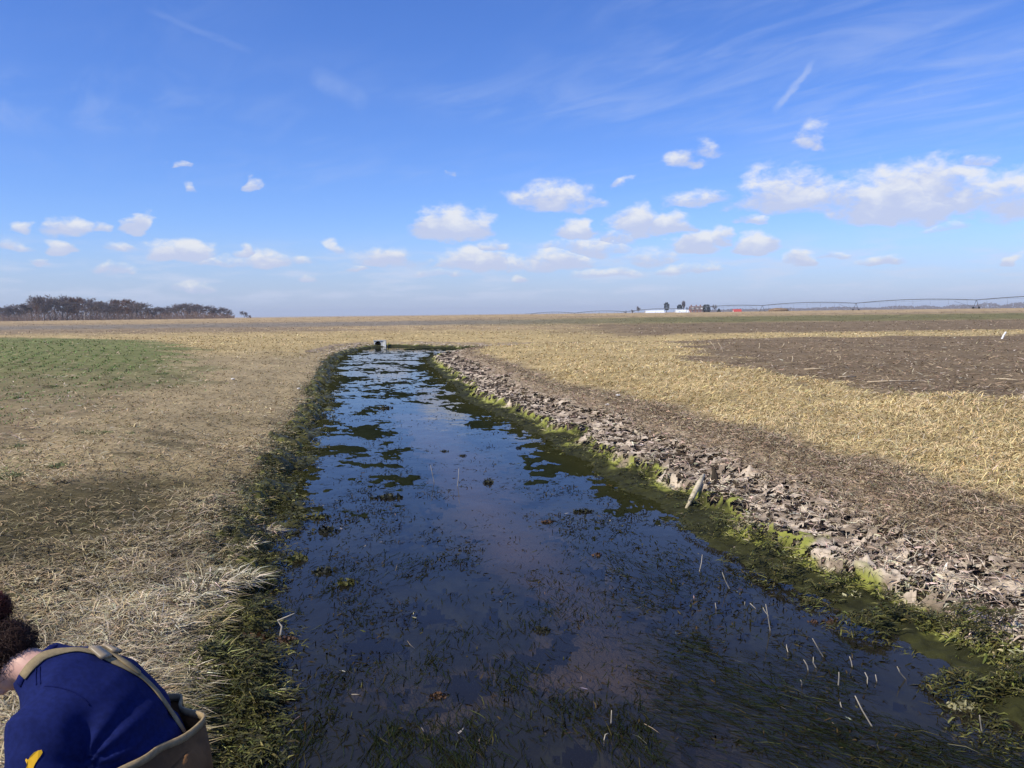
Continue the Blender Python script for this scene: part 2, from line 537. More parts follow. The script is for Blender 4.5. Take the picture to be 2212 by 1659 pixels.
def zone(x, y, sdv):
    """weights of the ground covers and the ground's own colour"""
    sd, dl, dr = sdv
    r = np.hypot(x, y)
    wob = (fbm(x, y, .45, 4, 21) - .5)
    wob2 = (fbm(x, y, 2.3, 4, 22) - .5)
    right = sst(-.4, .4, dl - dr) * (sd > -5)
    W = {}
    whe = sst(-.5, 1.3, poly_sd(x, y, Z_WHEAT) + wob * 5.0 + wob2 * 1.6)
    till = sst(-.5, 1.0, poly_sd(x, y, Z_TILL) + wob * 5 + wob2 * 2.0)
    far_till = sst(61, 67, y + wob * 5) * sst(112, 100, y + wob * 6) * sst(0, 14, x + wob * 12)
    whe = whe * (y < 90); till = np.maximum(till * (y < 58), far_till)
    # right bank: mat, brown thatch, straw
    e = dr + wob * 0.9 + wob2 * .5
    mat = right * sst(1.75, 1.05, e) * (y < 75)
    brown = right * sst(1.1, 1.5, e) * sst(3.4, 2.3, e)
    strawr = right * sst(2.4, 3.3, e)
    # left bank
    eL = dl + wob * 3.0 + wob2
    far = sst(34, 52, y + wob * 14 + x * -.12)
    strawl = (1 - right) * far * sst(1.2, 2.6, dl - 0.0 + wob2)
    straw = np.maximum(strawr, strawl) * (1 - whe) * (1 - till)
    W.update(wheat=whe, till=till, mat=mat, brown=brown * (1 - till), straw=straw, right=right)
    W['moss'] = (1 - right) * sst(.56, .68, fbm(x, y * 1.5, .55, 4, 31)) * sst(1.2, 2.2, dl) * sst(20, 12, r)
    W['moss'] = np.maximum(W['moss'], sst(-.5, .7, poly_sd(x, y, Z_MOSS) + wob * 2.5 + wob2 * 1.5) * .85)
    W['fringe'] = sst(.62, .28, sd + wob2 * .55) * (1 - right) * (y < 75)
    green = sst(.60, .75, fbm(x, y, .8, 4, 41)) * (1 - right) * sst(2.5, 4, dl) * sst(24, 14, r)
    W['green'] = green
    tone = .6 + .8 * fbm(x, y, 1.1, 5, 51, .6)
    col = C['thatch'] * (.55 + .5 * sst(6, 15, r))[..., None]  # near ground darkened for the shade in gaps between the grass blades
    col = mix(col, C['moss'] * .8, W['moss'])
    col = mix(col, C['brown'] * .7, W['brown'])
    col = mix(col, C['straw'] * .85, W['straw'])
    col = mix(col, C['thatch'] * .75, whe)
    col = mix(col, np.array([.125, .17, .042]), whe * sst(16, 40, r) * .62)
    col = mix(col, C['till'] * .85, till)
    # beyond the meadow
    fy = y + wob * 20
    stub_f = sst(70, 95, fy) * (1 - far_till)
    tex = mix(np.tile(C['stub'], (*np.shape(x), 1)), C['brown'] * .9, sst(.5, .62, fbm(x * .25, y, .09, 4, 61)))
    g1 = sst(105, 120, fy) * sst(165, 140, fy)
    tex = mix(tex, C['grey'], g1 * sst(40, -10, x))
    gr = sst(96, 112, fy) * sst(180, 150, fy) * sst(-20, 30, x)
    tex = mix(tex, C['fargreen'], gr * .85)
    tex = mix(tex, C['till'] * .95, sst(72, 84, fy) * sst(112, 98, fy) * sst(0, 22, x))
    brighter = sst(190, 215, fy)  # slightly brighter stubble further off
    tex = mix(tex, C['stub'] * 1.08, brighter)
    col = mix(col, tex, stub_f)
    # shores and bed
    col = mix(col, C['mud'] * .55, mat)
    col = mix(col, C['olive'] * 1.1, W['fringe'])
    under = sst(.05, -.03, sd)
    op = sst(-.45, .75, poly_sd(x, y, Z_OPEN) + wob2 * .9)
    bed = mix(np.tile(C['weed'] * 1.6, (*np.shape(x), 1)), C['bed'], op * .95)
    bed = mix(bed, C['olive'] * .8, sst(-.6, -.1, sd))
    col = mix(col, bed, under)
    W['open'] = op
    return W, col * tone[..., None]


# ------------------------------------------------------------------ materials
def new_mat(name):
    m = bpy.data.materials.new(name)
    m.use_nodes = True
    t = m.node_tree
    b = t.nodes['Principled BSDF']
    return m, t, b, NT(t)


def col_mat(name, rough=.85, spec=.25, nscale=30, namp=.35, bump=0.0, bscale=40, trans=0.0, wet=None):
    """colour from the mesh's own colour attribute, broken up by noise"""
    m, t, b, N = new_mat(name)
    at = t.nodes.new('ShaderNodeAttribute')
    at.attribute_name = 'Col'
    geo = t.nodes.new('ShaderNodeNewGeometry')
    n = N.noise(geo.outputs['Position'], nscale, 5, .65)
    f = N.m('MULTIPLY_ADD', n, 2 * namp, 1.0 - namp)
    c = N.mixc(1.0, at.outputs['Color'], N.comb(f, f, f), 'MULTIPLY')
    t.links.new(c, b.inputs['Base Color'])
    b.inputs['Roughness'].default_value = rough
    b.inputs['Specular IOR Level'].default_value = spec
    if bump:
        bn = t.nodes.new('ShaderNodeBump')
        bn.inputs['Strength'].default_value = bump
        bn.inputs['Distance'].default_value = .02
        t.links.new(N.noise(geo.outputs['Position'], bscale, 6, .7), bn.inputs['Height'])
        t.links.new(bn.outputs[0], b.inputs['Normal'])
    return m


def plain(name, col, rough=.7, spec=.3, nscale=8, namp=.2, bump=0.0, bscale=30, col2=None, coord='Object', metal=0.0, dist=.005):
    m, t, b, N = new_mat(name)
    tc = t.nodes.new('ShaderNodeTexCoord')
    n = N.noise(tc.outputs[coord], nscale, 5, .6)
    if col2 is None:
        col2 = tuple(c * (1 - namp) for c in col)
        col = tuple(min(1, c * (1 + namp)) for c in col)
    c = N.mixc(N.ss(n, .3, .7), col, col2)
    t.links.new(c, b.inputs['Base Color'])
    b.inputs['Roughness'].default_value = rough
    b.inputs['Specular IOR Level'].default_value = spec
    b.inputs['Metallic'].default_value = metal
    if bump:
        bn = t.nodes.new('ShaderNodeBump')
        bn.inputs['Strength'].default_value = bump
        bn.inputs['Distance'].default_value = dist
        t.links.new(N.noise(tc.outputs[coord], bscale, 5, .65), bn.inputs['Height'])
        t.links.new(bn.outputs[0], b.inputs['Normal'])
    return m


M_GROUND = col_mat('ground_cover', .95, .1, 38, .45, .9, 45)
M_BLADE = col_mat('dry_blades', .8, .2, 14, .25)
M_GREEN = col_mat('green_blades', .6, .35, 14, .25)
M_WET = col_mat('wet_algae', .5, .25, 30, .45, .5, 60)
M_WEED = col_mat('water_weed', .8, .0, 40, .5)
M_MAT = col_mat('dried_algae', .88, .2, 45, .28, .5, 70)


# ------------------------------------------------------------------ mesh helpers
COL = scene.collection


def mesh_np(name, verts, faces, mat=None, col=None, smooth=False, parent=None):
    """faces: list of (k, ndarray) blocks of k-gons"""
    me = bpy.data.meshes.new(name)
    verts = np.asarray(verts, np.float32)
    if isinstance(faces, np.ndarray):
        faces = [faces]
    nl = sum(f.size for f in faces)
    nf = sum(len(f) for f in faces)
    me.vertices.add(len(verts)); me.loops.add(nl); me.polygons.add(nf)
    me.vertices.foreach_set('co', verts.ravel())
    me.loops.foreach_set('vertex_index', np.concatenate([f.ravel() for f in faces]).astype(np.int32))
    tot = np.concatenate([np.full(len(f), f.shape[1]) for f in faces])
    st = np.concatenate([[0], np.cumsum(tot)[:-1]])
    me.polygons.foreach_set('loop_start', st.astype(np.int32))
    me.polygons.foreach_set('loop_total', tot.astype(np.int32))
    if smooth:
        me.polygons.foreach_set('use_smooth', np.ones(nf, bool))
    me.update(calc_edges=True)
    if col is not None:
        a = me.color_attributes.new('Col', 'FLOAT_COLOR', 'POINT')
        rgba = np.ones((len(verts), 4), np.float32)
        rgba[:, :3] = col
        a.data.foreach_set('color', rgba.ravel())
    if mat:
        me.materials.append(mat)
    o = bpy.data.objects.new(name, me)
    COL.objects.link(o)
    o.parent = parent
    return o


def tag(o, label=None, cat=None, group=None, kind=None):
    if label: o['label'] = label
    if cat: o['category'] = cat
    if group: o['group'] = group
    if kind: o['kind'] = kind
    return o


def empty(name, loc, rz=0.0):
    o = bpy.data.objects.new(name, None)
    o.location = loc
    o.rotation_euler = (0, 0, rz)
    o.empty_display_size = .2
    COL.objects.link(o)
    return o


rng = np.random.default_rng(7)
random.seed(7)


def polar_grid(angles, radii, closed=False):
    A, Rr = np.meshgrid(angles, radii)
    x, y = np.sin(A) * Rr, np.cos(A) * Rr
    na, nr = len(angles), len(radii)
    i, j = np.meshgrid(np.arange(na if closed else na - 1), np.arange(nr - 1))
    i = i.ravel(); j = j.ravel(); i2 = (i + 1) % na
    f = np.stack([j * na + i, (j + 1) * na + i, (j + 1) * na + i2, j * na + i2], 1)[:, ::-1]
    return x.ravel(), y.ravel(), f


# ------------------------------------------------------------------ ground
def build_ground():
    fine = np.radians(np.arange(-52, 52.001, .2))
    rest = np.radians(np.arange(56, 304.1, 4))
    ang = np.concatenate([fine, rest])
    rad = np.concatenate([1.0 * 1.0145 ** np.arange(0, 305), 81 * 1.045 ** np.arange(1, 108)])
    x, y, f = polar_grid(ang, rad, True)
    sdv = stream(x, y)
    z = tz(x, y, sdv)
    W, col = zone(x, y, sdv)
    r = np.hypot(x, y)
    # ground under the algae mat lies lower; dark wet peat plus hole shade in its colour
    eb = sdv[0] + (fbm(x, y, 1.4, 4, 101) - .5) * .5
    pm = sst(.4, .6, W['right']) * sst(.30, .50, eb) * sst(2.1, 1.7, eb) * (y < 62)
    z = z - .10 * pm
    col = mix(col, np.array([.085, .062, .043]), pm)
    # clods on the tilled land
    z = z + W['till'] * (fbm(x, y, 4.0, 3, 71) - .45) * .10 * sst(60, 10, r)
    v = np.stack([x, y, z], 1)
    v = np.vstack([v, [[0, 0, .8]]])
    col = np.vstack([col, col[:1]])
    n = len(ang)
    tri = np.stack([np.arange(n), (np.arange(n) + 1) % n, np.full(n, len(v) - 1)], 1)
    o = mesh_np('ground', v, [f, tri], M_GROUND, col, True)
    tag(o, 'flat farmland with bare soil, dry grass and a stream bed', 'ground', kind='structure')


build_ground()


# ------------------------------------------------------------------ water
def build_water():
    m, t, b, N = new_mat('stream_water')
    t.nodes.remove(b)
    out = t.nodes['Material Output']
    geo = t.nodes.new('ShaderNodeNewGeometry')
    mp = t.nodes.new('ShaderNodeMapping')
    mp.inputs['Scale'].default_value = (1.0, .55, 1)
    t.links.new(geo.outputs['Position'], mp.inputs[0])
    n1 = N.noise(mp.outputs[0], 2.2, 3, .5)
    n2 = N.noise(mp.outputs[0], 14, 3, .6)
    h = N.m('ADD', n1, N.m('MULTIPLY', n2, .10))
    bp = t.nodes.new('ShaderNodeBump')
    bp.inputs['Strength'].default_value = .35
    bp.inputs['Distance'].default_value = .02
    t.links.new(h, bp.inputs['Height'])
    fr = t.nodes.new('ShaderNodeFresnel')
    fr.inputs['IOR'].default_value = 1.33
    t.links.new(bp.outputs[0], fr.inputs['Normal'])
    gl = t.nodes.new('ShaderNodeBsdfGlossy')
    gl.inputs['Roughness'].default_value = .035
    t.links.new(bp.outputs[0], gl.inputs['Normal'])
    tr = t.nodes.new('ShaderNodeBsdfTransparent')
    tr.inputs['Color'].default_value = (.72, .67, .58, 1)
    df = t.nodes.new('ShaderNodeBsdfDiffuse')       # silt held in the water
    df.inputs['Color'].default_value = (.075, .066, .058, 1)
    mx = t.nodes.new('ShaderNodeMixShader')
    mx.inputs[0].default_value = .16
    t.links.new(tr.outputs[0], mx.inputs[1]); t.links.new(df.outputs[0], mx.inputs[2])
    mx2 = t.nodes.new('ShaderNodeMixShader')
    t.links.new(fr.outputs[0], mx2.inputs[0])
    t.links.new(mx.outputs[0], mx2.inputs[1]); t.links.new(gl.outputs[0], mx2.inputs[2])
    t.links.new(mx2.outputs[0], out.inputs[0])
    # a flat sheet a little wider than the stream; the banks rise through it
    lc = LC.copy(); rc = RC.copy()
    n = 120
    def res(ch):
        s = np.concatenate([[0], np.cumsum(np.linalg.norm(np.diff(ch, axis=0), axis=1))])
        u = np.linspace(0, 1, n) ** 1.6 * s[-1]
        return np.stack([np.interp(u, s, ch[:, 0]), np.interp(u, s, ch[:, 1])], 1)
    bm = bmesh.new()
    vs = [bm.verts.new((p[0], p[1], 0)) for p in POLY]
    f = bm.faces.new(vs)
    bmesh.ops.triangulate(bm, faces=[f])
    # push the rim outwards so that it ends inside the banks
    me = bpy.data.meshes.new('stream_water')
    for v in bm.verts:
        pass
    bm.normal_update()
    P = POLY
    nxt = np.roll(P, -1, 0); prv = np.roll(P, 1, 0)
    tg = nxt - prv
    nrm = np.stack([tg[:, 1], -tg[:, 0]], 1)
    nrm /= np.linalg.norm(nrm, axis=1)[:, None] + 1e-9
    area = np.sum(P[:, 0] * nxt[:, 1] - nxt[:, 0] * P[:, 1])
    if area < 0:
        nrm = -nrm
    for v, q, nn in zip(vs, P, nrm):
        v.co = (q[0] + nn[0] * .06, q[1] + nn[1] * .06, 0)
    for fc in bm.faces:
        if fc.normal.z < 0:
            fc.normal_flip()
    bm.to_mesh(me); bm.free()
    me.materials.append(m)
    o = bpy.data.objects.new('stream_water', me)
    COL.objects.link(o)
    tag(o, 'dark calm water of the farm stream reflecting the sky', 'water', kind='structure')


build_water()


# ------------------------------------------------------------------ blades
def blades(name, P, az, L, wd, el, droop, col, mat, label, cat, twist=.5, tipcol=None, parent=None, kind='stuff'):
    n = len(P)
    h = np.stack([np.cos(az), np.sin(az), np.zeros(n)], 1)
    s = np.stack([-np.sin(az), np.cos(az), np.zeros(n)], 1)
    tw = rng.uniform(-twist, twist, n)
    side = s * np.cos(tw)[:, None] + np.array([[0, 0, 1.]]) * np.sin(tw)[:, None]
    up = np.array([[0, 0, 1.]])
    curl = rng.normal(0, .22, n)
    def pos(t):
        return P + h * (L * np.cos(el) * t)[:, None] + s * (L * curl * t * t)[:, None] + up * (L * (np.sin(el) * t - droop * t * t))[:, None]
    w = (wd * .5)[:, None]
    p0, p1, p2 = pos(0), pos(.52), pos(1.0)
    V = np.stack([p0 - side * w, p0 + side * w, p1 - side * w * .9, p1 + side * w * .9, p2], 1).reshape(-1, 3)
    b = np.arange(n) * 5
    q = np.stack([b, b + 1, b + 3, b + 2], 1)
    t3 = np.stack([b + 2, b + 3, b + 4], 1)
    col = np.asarray(col)
    tip = col if tipcol is None else tipcol
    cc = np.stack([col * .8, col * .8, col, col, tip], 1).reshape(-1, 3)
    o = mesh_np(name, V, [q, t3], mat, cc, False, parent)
    tag(o, label, cat, None, kind)
    return o


def scatter(n, rmin, rmax, amin=-42, amax=42):
    u = rng.uniform(0, 1, n)
    r = 1 / (1 / rmax + u * (1 / rmin - 1 / rmax))
    a = np.radians(rng.uniform(amin, amax, n))
    x, y = np.sin(a) * r, np.cos(a) * r
    return x, y, r


def jitter(col, amt=.25, hue=.06):
    n = len(col)
    f = np.clip(1 + rng.normal(0, amt, n), .35, 1.9)[:, None]
    return np.clip(col * f * (1 + rng.normal(0, hue, (n, 3))), .003, .95)


def pixw(r, k=.8):
    return k * r / 828.0


def land_cover():
    # --- matted dry grass on both banks
    x, y, r = scatter(400000, 3.4, 75)
    sdv = stream(x, y)
    W, _ = zone(x, y, sdv)
    sd, dl, dr = sdv
    bare = fbm(x, y, 1.1, 3, 81)
    keep = (sd > .12) & (W['till'] < .5) & (W['mat'] < .55) & (W['wheat'] < .6 + .4 * rng.uniform(size=len(x)))
    keep &= rng.uniform(size=len(x)) < np.where(W['moss'] > .5, .35, 1.0) * (1 - .75 * W['wheat'])
    thin = (1 - W['right']) * sst(9, 16, r) * sst(.8, 2.0, sd) * (1 - W['straw'])
    keep &= rng.uniform(size=len(x)) > thin * .3
    x, y, r = x[keep], y[keep], r[keep]
    sdv = tuple(a[keep] for a in sdv)
    W = {k: v[keep] for k, v in W.items()}
    sd = sdv[0]
    n = len(x)
    z = tz(x, y, sdv)
    clump = fbm(x, y, 5.0, 3, 83)
    u = rng.uniform(size=n)
    straw = W['straw']
    col = mix(np.tile(C['thatch'] * 1.22, (n, 1)), C['brown'] * 1.25, W['brown'] * .8)
    col = mix(col, C['straw'] * 1.12, straw)
    pale = (u < .12)
    col = mix(col, np.array([.50, .43, .31]), pale * .75)
    gg = (rng.uniform(size=n) < (.05 + .6 * W['green']) * (sd > 1.2) * (1 - .6 * straw))
    col = mix(col, np.array([.10, .125, .03]), gg * .8)
    mm = np.maximum(sst(.52, .66, fbm(x, y * 1.4, .5, 4, 31)) * (1 - W['right']), W['moss'])
    col = mix(col, C['moss'] * 1.5, mm * .6)
    col = mix(col, np.array([.44, .37, .25]), (1 - W['right']) * sst(2.2, .8, sd) * sst(12, 6, y) * (rng.uniform(size=n) < .5))
    edge = sst(.5, .15, sd) * (1 - W['right'])
    col = mix(col, np.array([.15, .14, .04]), edge * (rng.uniform(size=n) < .5))
    col = col * (.5 + 1.0 * fbm(x, y, 1.3, 5, 85, .6))[:, None]
    col = jitter(col, .30, .05)
    L = rng.uniform(.06, .17, n) * (1 + .5 * straw) * (.7 + .7 * clump)
    tall = (1 - W['right']) * sst(2.0, .6, sd) * sst(14, 7, y)
    L = L * (1 + .7 * tall)
    wd = np.maximum(rng.uniform(.0035, .0075, n), pixw(r, .75))
    L = np.maximum(L, wd * 4)
    az = rng.uniform(0, 2 * math.pi, n)
    az = np.where(rng.uniform(size=n) < .35, rng.normal(-.3, .6, n), az)
    el = np.radians(rng.uniform(4, 40, n) + 18 * straw * rng.uniform(size=n) + 18 * clump)
    droop = np.sin(el) * rng.uniform(.45, 1.0, n)
    P = np.stack([x, y, z - .006 + rng.uniform(0, .022, n)], 1)
    blades('dry_grass', P, az, L, wd, el, droop, col, M_BLADE, 'matted dry grass lying over both stream banks and the meadow', 'grass')

    # --- tall fine straw beyond the right bank and in the meadow strips
    x, y, r = scatter(150000, 6, 110)
    sdv = stream(x, y)
    W, _ = zone(x, y, sdv)
    keep = (W['straw'] > .35 + .3 * rng.uniform(size=len(x))) & (W['till'] < .4)
    x, y, r = x[keep], y[keep], r[keep]
    sdv = tuple(a[keep] for a in sdv)
    n = len(x)
    z = tz(x, y, sdv)
    tu = fbm(x, y, 1.6, 3, 91)
    col = np.tile(np.array([.60, .465, .25]), (n, 1)) * (.4 + 1.1 * fbm(x, y, .9, 5, 93, .6))[:, None]
    gg = rng.uniform(size=n) < .05 + .5 * sst(.5, .7, fbm(x, y, .5, 4, 94))
    col = mix(col, np.array([.16, .15, .05]), gg * .8)
    col = jitter(col, .2, .04)
    L = rng.uniform(.09, .22, n) * (.5 + tu)
    wd = np.maximum(.0035, pixw(r, .5))
    L = np.maximum(L, wd * 4)
    el = np.radians(rng.uniform(15, 62, n))
    az = np.where(rng.uniform(size=n) < .75, 5 * (fbm(x, y, .35, 3, 96) - .5) + rng.normal(.4, .5, n), rng.uniform(0, 6.283, n))
    col = col * (.62 + .76 * fbm(x, y, .18, 3, 99))[:, None]
    P = np.stack([x, y, z - .01], 1)
    blades('straw_grass', P, az, L, wd, el, np.sin(el) * rng.uniform(.3, .8, n), col, M_BLADE, 'tall pale straw grass in bent swathes beside the tilled field', 'grass')

    # --- winter wheat seedlings in drilled rows
    x, y, r = scatter(280000, 8, 75, -52, 5)
    pd = poly_sd(x, y, Z_WHEAT)
    row = .62
    wobr = (fbm(x, y, .3, 2, 95) - .5) * .5
    q = (pd + wobr) / row
    near = np.abs(q - np.round(q))
    patch = fbm(x, y, .35, 4, 21) - .5
    ok = (pd + patch * 4 > -.8)
    dens = sst(-.8, 3.5, pd + patch * 4) * (.30 + .7 * sst(.36, .56, fbm(x, y, .6, 3, 97)))
    keep = ok & (near < .22) & (rng.uniform(size=len(x)) < dens)
    x, y, r = x[keep], y[keep], r[keep]
    n = len(x)
    z = tz(x, y)
    col = jitter(np.tile(np.array([.13, .195, .045]), (n, 1)) * (.7 + .6 * fbm(x, y, .5, 3, 98))[:, None], .25, .08)
    wd = np.maximum(.006, pixw(r, .75))
    L = np.maximum(rng.uniform(.05, .11, n), wd * 2.5)
    el = np.radians(rng.uniform(30, 80, n))
    P = np.stack([x, y, z - .005], 1)
    blades('wheat_seedlings', P, rng.uniform(0, 6.283, n), L, wd, el, np.sin(el) * .4, col, M_GREEN, 'rows of short green winter wheat seedlings', 'crop')

    # --- crop litter on the tilled land and in the stubble further off
    x, y, r = scatter(120000, 9, 300)
    sdv = stream(x, y)
    W, _ = zone(x, y, sdv)
    keep = ((W['till'] > .3) | (y > 75) | ((W['wheat'] > .2) & (rng.uniform(size=len(x)) < .5))) & (sdv[0] > 2)
    x, y, r = x[keep], y[keep], r[keep]
    sdv = tuple(a[keep] for a in sdv)
    W = {k: v[keep] for k, v in W.items()}
    n = len(x)
    z = tz(x, y, sdv)
    u = rng.uniform(size=n)
    base = np.where((u < .5)[:, None], np.array([[.40, .30, .185]]), np.array([[.17, .115, .07]]))
    base = np.where((u > .93)[:, None], np.array([[.62, .53, .40]]), base)
    farf = sst(75, 95, y)
    base = mix(base, np.array([.42, .30, .155]), farf * (.25 + .6 * (y > 190)))
    g = sst(96, 112, y) * sst(180, 150, y)
    base = mix(base, C['grey'] * 1.0, g * .8 * sst(30, -10, x))
    base = mix(base, C['fargreen'] * 1.1, g * .8 * sst(-20, 30, x))
    col = jitter(base, .25, .05)
    wd = np.maximum(rng.uniform(.008, .022, n), pixw(r, .6))
    L = np.maximum(rng.uniform(.05, .24, n), wd * 1.6)
    el = np.radians(np.abs(rng.normal(6, 12, n)))
    P = np.stack([x, y, z + .015 + rng.uniform(0, .03, n)], 1)
    blades('crop_litter', P, rng.uniform(0, 6.283, n), L, wd, el, np.full(n, .05), col, M_BLADE, 'broken stalks and leaves strewn over the tilled fields', 'crop litter')


land_cover()


# ------------------------------------------------------------------ the banks: dried algae on the right, wet fringe on the left
def tents(x, y, sp, seed, hgt, pw=2, wid=.30):
    """cloth-like peaks over scattered points on a jittered grid"""
    gx, gy = np.floor(x / sp), np.floor(y / sp)
    out = np.zeros_like(x)
    for i in (-1, 0, 1):
        for j in (-1, 0, 1):
            cx, cy = gx + i, gy + j
            px = (cx + _hash(cx, cy, seed)) * sp
            py = (cy + _hash(cx, cy, seed + 1)) * sp
            hh = _hash(cx, cy, seed + 2) ** pw * hgt
            d = np.hypot(x - px, y - py)
            out = np.maximum(out, hh * np.exp(-d / (sp * wid)))
    return out


def build_mats():
    ang = np.radians(np.arange(-14, 44, .095))
    rad = 3.2 * 1.0034 ** np.arange(0, 885)
    x, y, f = polar_grid(ang, rad)
    sdv = stream(x, y)
    sd, dl, dr = sdv
    W, _ = zone(x, y, sdv)
    wob = fbm(x, y, 1.4, 4, 101) - .5
    e = sd + wob * .5
    side = (dr < dl + 1.0)
    far = (y > 48) & (dl <= dr + .2)
    # leave torn holes in the dry part
    hole = fbm(x, y, 15, 3, 103)
    top = sst(.45, 1.5, e)
    keepv = ((W['right'] > .5) | far) & (sd > -.30) & (e < 2.1) & (sd < 2.4) & (y < 66)
    r = np.hypot(x, y)
    z = tz(x, y, sdv)
    z = np.maximum(z, -.03 + .05 * fbm(x, y, 3, 3, 105) - .06 * sst(0, -.3, sd))
    t1 = .35 * tents(x, y, .105, 107, .08, 3) + .6 * tents(x, y, .20, 109, .17, 4, .20) * sst(-.25, .1, sd) + .3 * tents(x, y, .6, 110, .16, 2, .35) * sst(-.25, .1, sd)
    damp = .5 + .5 * sst(.15, .7, e)
    damp = damp * sst(2.2, 1.3, e)
    z = z + .012 + t1 * damp + (fbm(x, y, 13, 3, 111) - .5) * .04
    pit = np.maximum(sst(.62, .68, hole), sst(.615, .66, fbm(x, y, 7, 4, 104, .6))) * sst(.34, .46, e) * sst(2.2, 1.1, e)
    z = z - .02 * pit
    keepv = keepv & (pit < .55)
    # undercut lip where the mat hangs over the wet edge
    z = z + .03 * sst(.34, .46, e) * sst(.75, .5, e)
    z = z + (fbm(x, y, 24, 3, 112) - .5) * .025
    n3 = fbm(x, y, 2.4, 4, 113)
    col = np.tile(C['olive'] * .8, (len(x), 1)) * (.2 + 1.7 * fbm(x, y, 9, 4, 115, .65))[:, None]
    lime = sst(.22, .42, e + (n3 - .5) * .5)
    col = mix(col, C['lime'] * 1.05, lime * sst(.34, .52, fbm(x, y, 5, 5, 117, .65)))
    dry = sst(.42, .56, e + (n3 - .5) * .8)
    pale = mix(np.tile(np.array([.60, .485, .35]), (len(x), 1)), np.array([.27, .205, .14]), sst(.42, .62, fbm(x, y, 4.5, 5, 119, .65) + .10 * sst(.6, 1.3, e)))
    col = mix(col, pale, dry)
    col = mix(col, C['brown'] * 1.05, sst(1.4, 2.0, e))
    col = mix(col, np.array([.035, .024, .016]), pit * .95)          # rims of the tears darkened: peat colour with hole shade painted in
    fm = keepv[f].all(1)
    f = f[fm]
    used = np.zeros(len(x), bool); used[f.ravel()] = True
    idx = np.cumsum(used) - 1
    v = np.stack([x, y, z], 1)[used]
    o = mesh_np('algae_mat', v, idx[f], M_MAT, col[used], True)
    tag(o, 'peeling dried algae mat over the stream bank, green at the water', 'algae', kind='stuff')

    # curled silt-coated leaves and dead stems lying all over the mat
    x, y, r = scatter(340000, 4.2, 60, -14, 45)
    sdv = stream(x, y)
    W, _ = zone(x, y, sdv)
    e = sdv[0] + (fbm(x, y, 1.4, 4, 101) - .5) * .5
    cl = fbm(x, y, 6, 4, 141, .6)
    keep = (W['right'] > .5) & (e > .30) & (e < 2.6) & (cl > .30) & (rng.uniform(size=len(x)) < .42 + .58 * sst(1.0, 1.8, e))
    x, y, r, e, cl = x[keep], y[keep], r[keep], e[keep], cl[keep]
    sdv = tuple(a[keep] for a in sdv)
    n = len(x)
    z = tz(x, y, sdv) + (.025 - .08 * (rng.uniform(size=n) < .35) * sst(1.6, 1.1, e)) * sst(.3, .7, e)
    u = rng.uniform(size=n)
    c0 = np.where((u < .30)[:, None], np.array([[.06, .042, .028]]), np.array([[.38, .29, .19]]))
    c0 = np.where((u > .62 - .22 * sst(1.5, 1.0, e))[:, None], np.array([[.60, .48, .35]]), c0)
    c0 = mix(c0, C['brown'] * 1.05, sst(1.0, 1.9, e) * .7)
    c0 = mix(c0, np.array([.16, .17, .035]), sst(.62, .40, e) * .6)
    c0 = c0 * (.5 + cl)[:, None]
    big = rng.uniform(size=n) < .16 * sst(1.9, .8, e)
    wd = np.maximum(np.where(big, rng.uniform(.012, .028, n), rng.uniform(.003, .009, n)), pixw(r, .7))
    L = np.maximum(np.where(big, rng.uniform(.05, .11, n), rng.uniform(.05, .17, n)), wd * 2)
    el = np.radians(rng.uniform(0, 65, n))
    blades('dead_leaves', np.stack([x, y, z + .012], 1), rng.uniform(0, 6.283, n), L, wd, el, np.sin(el) * rng.uniform(.3, 1.1, n), jitter(c0, .28), M_BLADE,
           'silt coated dead leaves and stems matted over the algae bank', 'dead leaves', twist=1.1)


def build_lip():
    """torn flaps of algae hanging over the lip of the bank"""
    x, y, r = scatter(110000, 4.2, 62, -16, 45)
    sdv = stream(x, y)
    W, _ = zone(x, y, sdv)
    e = sdv[0] + (fbm(x, y, 1.4, 4, 101) - .5) * .5
    far = (y > 48) & (sdv[1] <= sdv[2] + .2)
    cl = fbm(x, y, 4, 4, 161, .6)
    keep = ((W['right'] > .5) | far) & (e > .22) & (e < .72) & (cl > .40) & (rng.uniform(size=len(x)) < sst(.72, .45, e))
    x, y, r, e, cl = x[keep], y[keep], r[keep], e[keep], cl[keep]
    sdv = tuple(a[keep] for a in sdv)
    n = len(x)
    gx = stream(x + .05, y)[0] - sdv[0]
    gy = stream(x, y + .05)[0] - sdv[0]
    az = np.arctan2(-gy, -gx) + rng.normal(0, .7, n)
    z = tz(x, y, sdv) + rng.uniform(.0, .06, n)
    u = rng.uniform(size=n)
    lim = sst(.60, .30, e + (fbm(x, y, 2.4, 4, 113) - .5) * .5)
    c0 = np.where((u < .6)[:, None], np.array([[.50, .41, .29]]), np.array([[.34, .27, .18]]))
    c1 = np.where((u < .55)[:, None], np.array([[.24, .235, .06]]), np.array([[.09, .09, .022]]))
    c0 = np.where((rng.uniform(size=n) < lim)[:, None], c1, c0)
    wd = np.maximum(rng.uniform(.006, .022, n), pixw(r, .7))
    L = np.maximum(rng.uniform(.03, .11, n), wd * 1.6)
    el = np.radians(rng.uniform(-35, 60, n))
    blades('algae_flaps', np.stack([x, y, z], 1), az, L, wd, el, rng.uniform(.1, .9, n), jitter(c0, .25, .06), M_MAT,
           'torn pale and lime algae flaps along the lip of the bank', 'algae', twist=1.0)


build_lip()
build_mats()


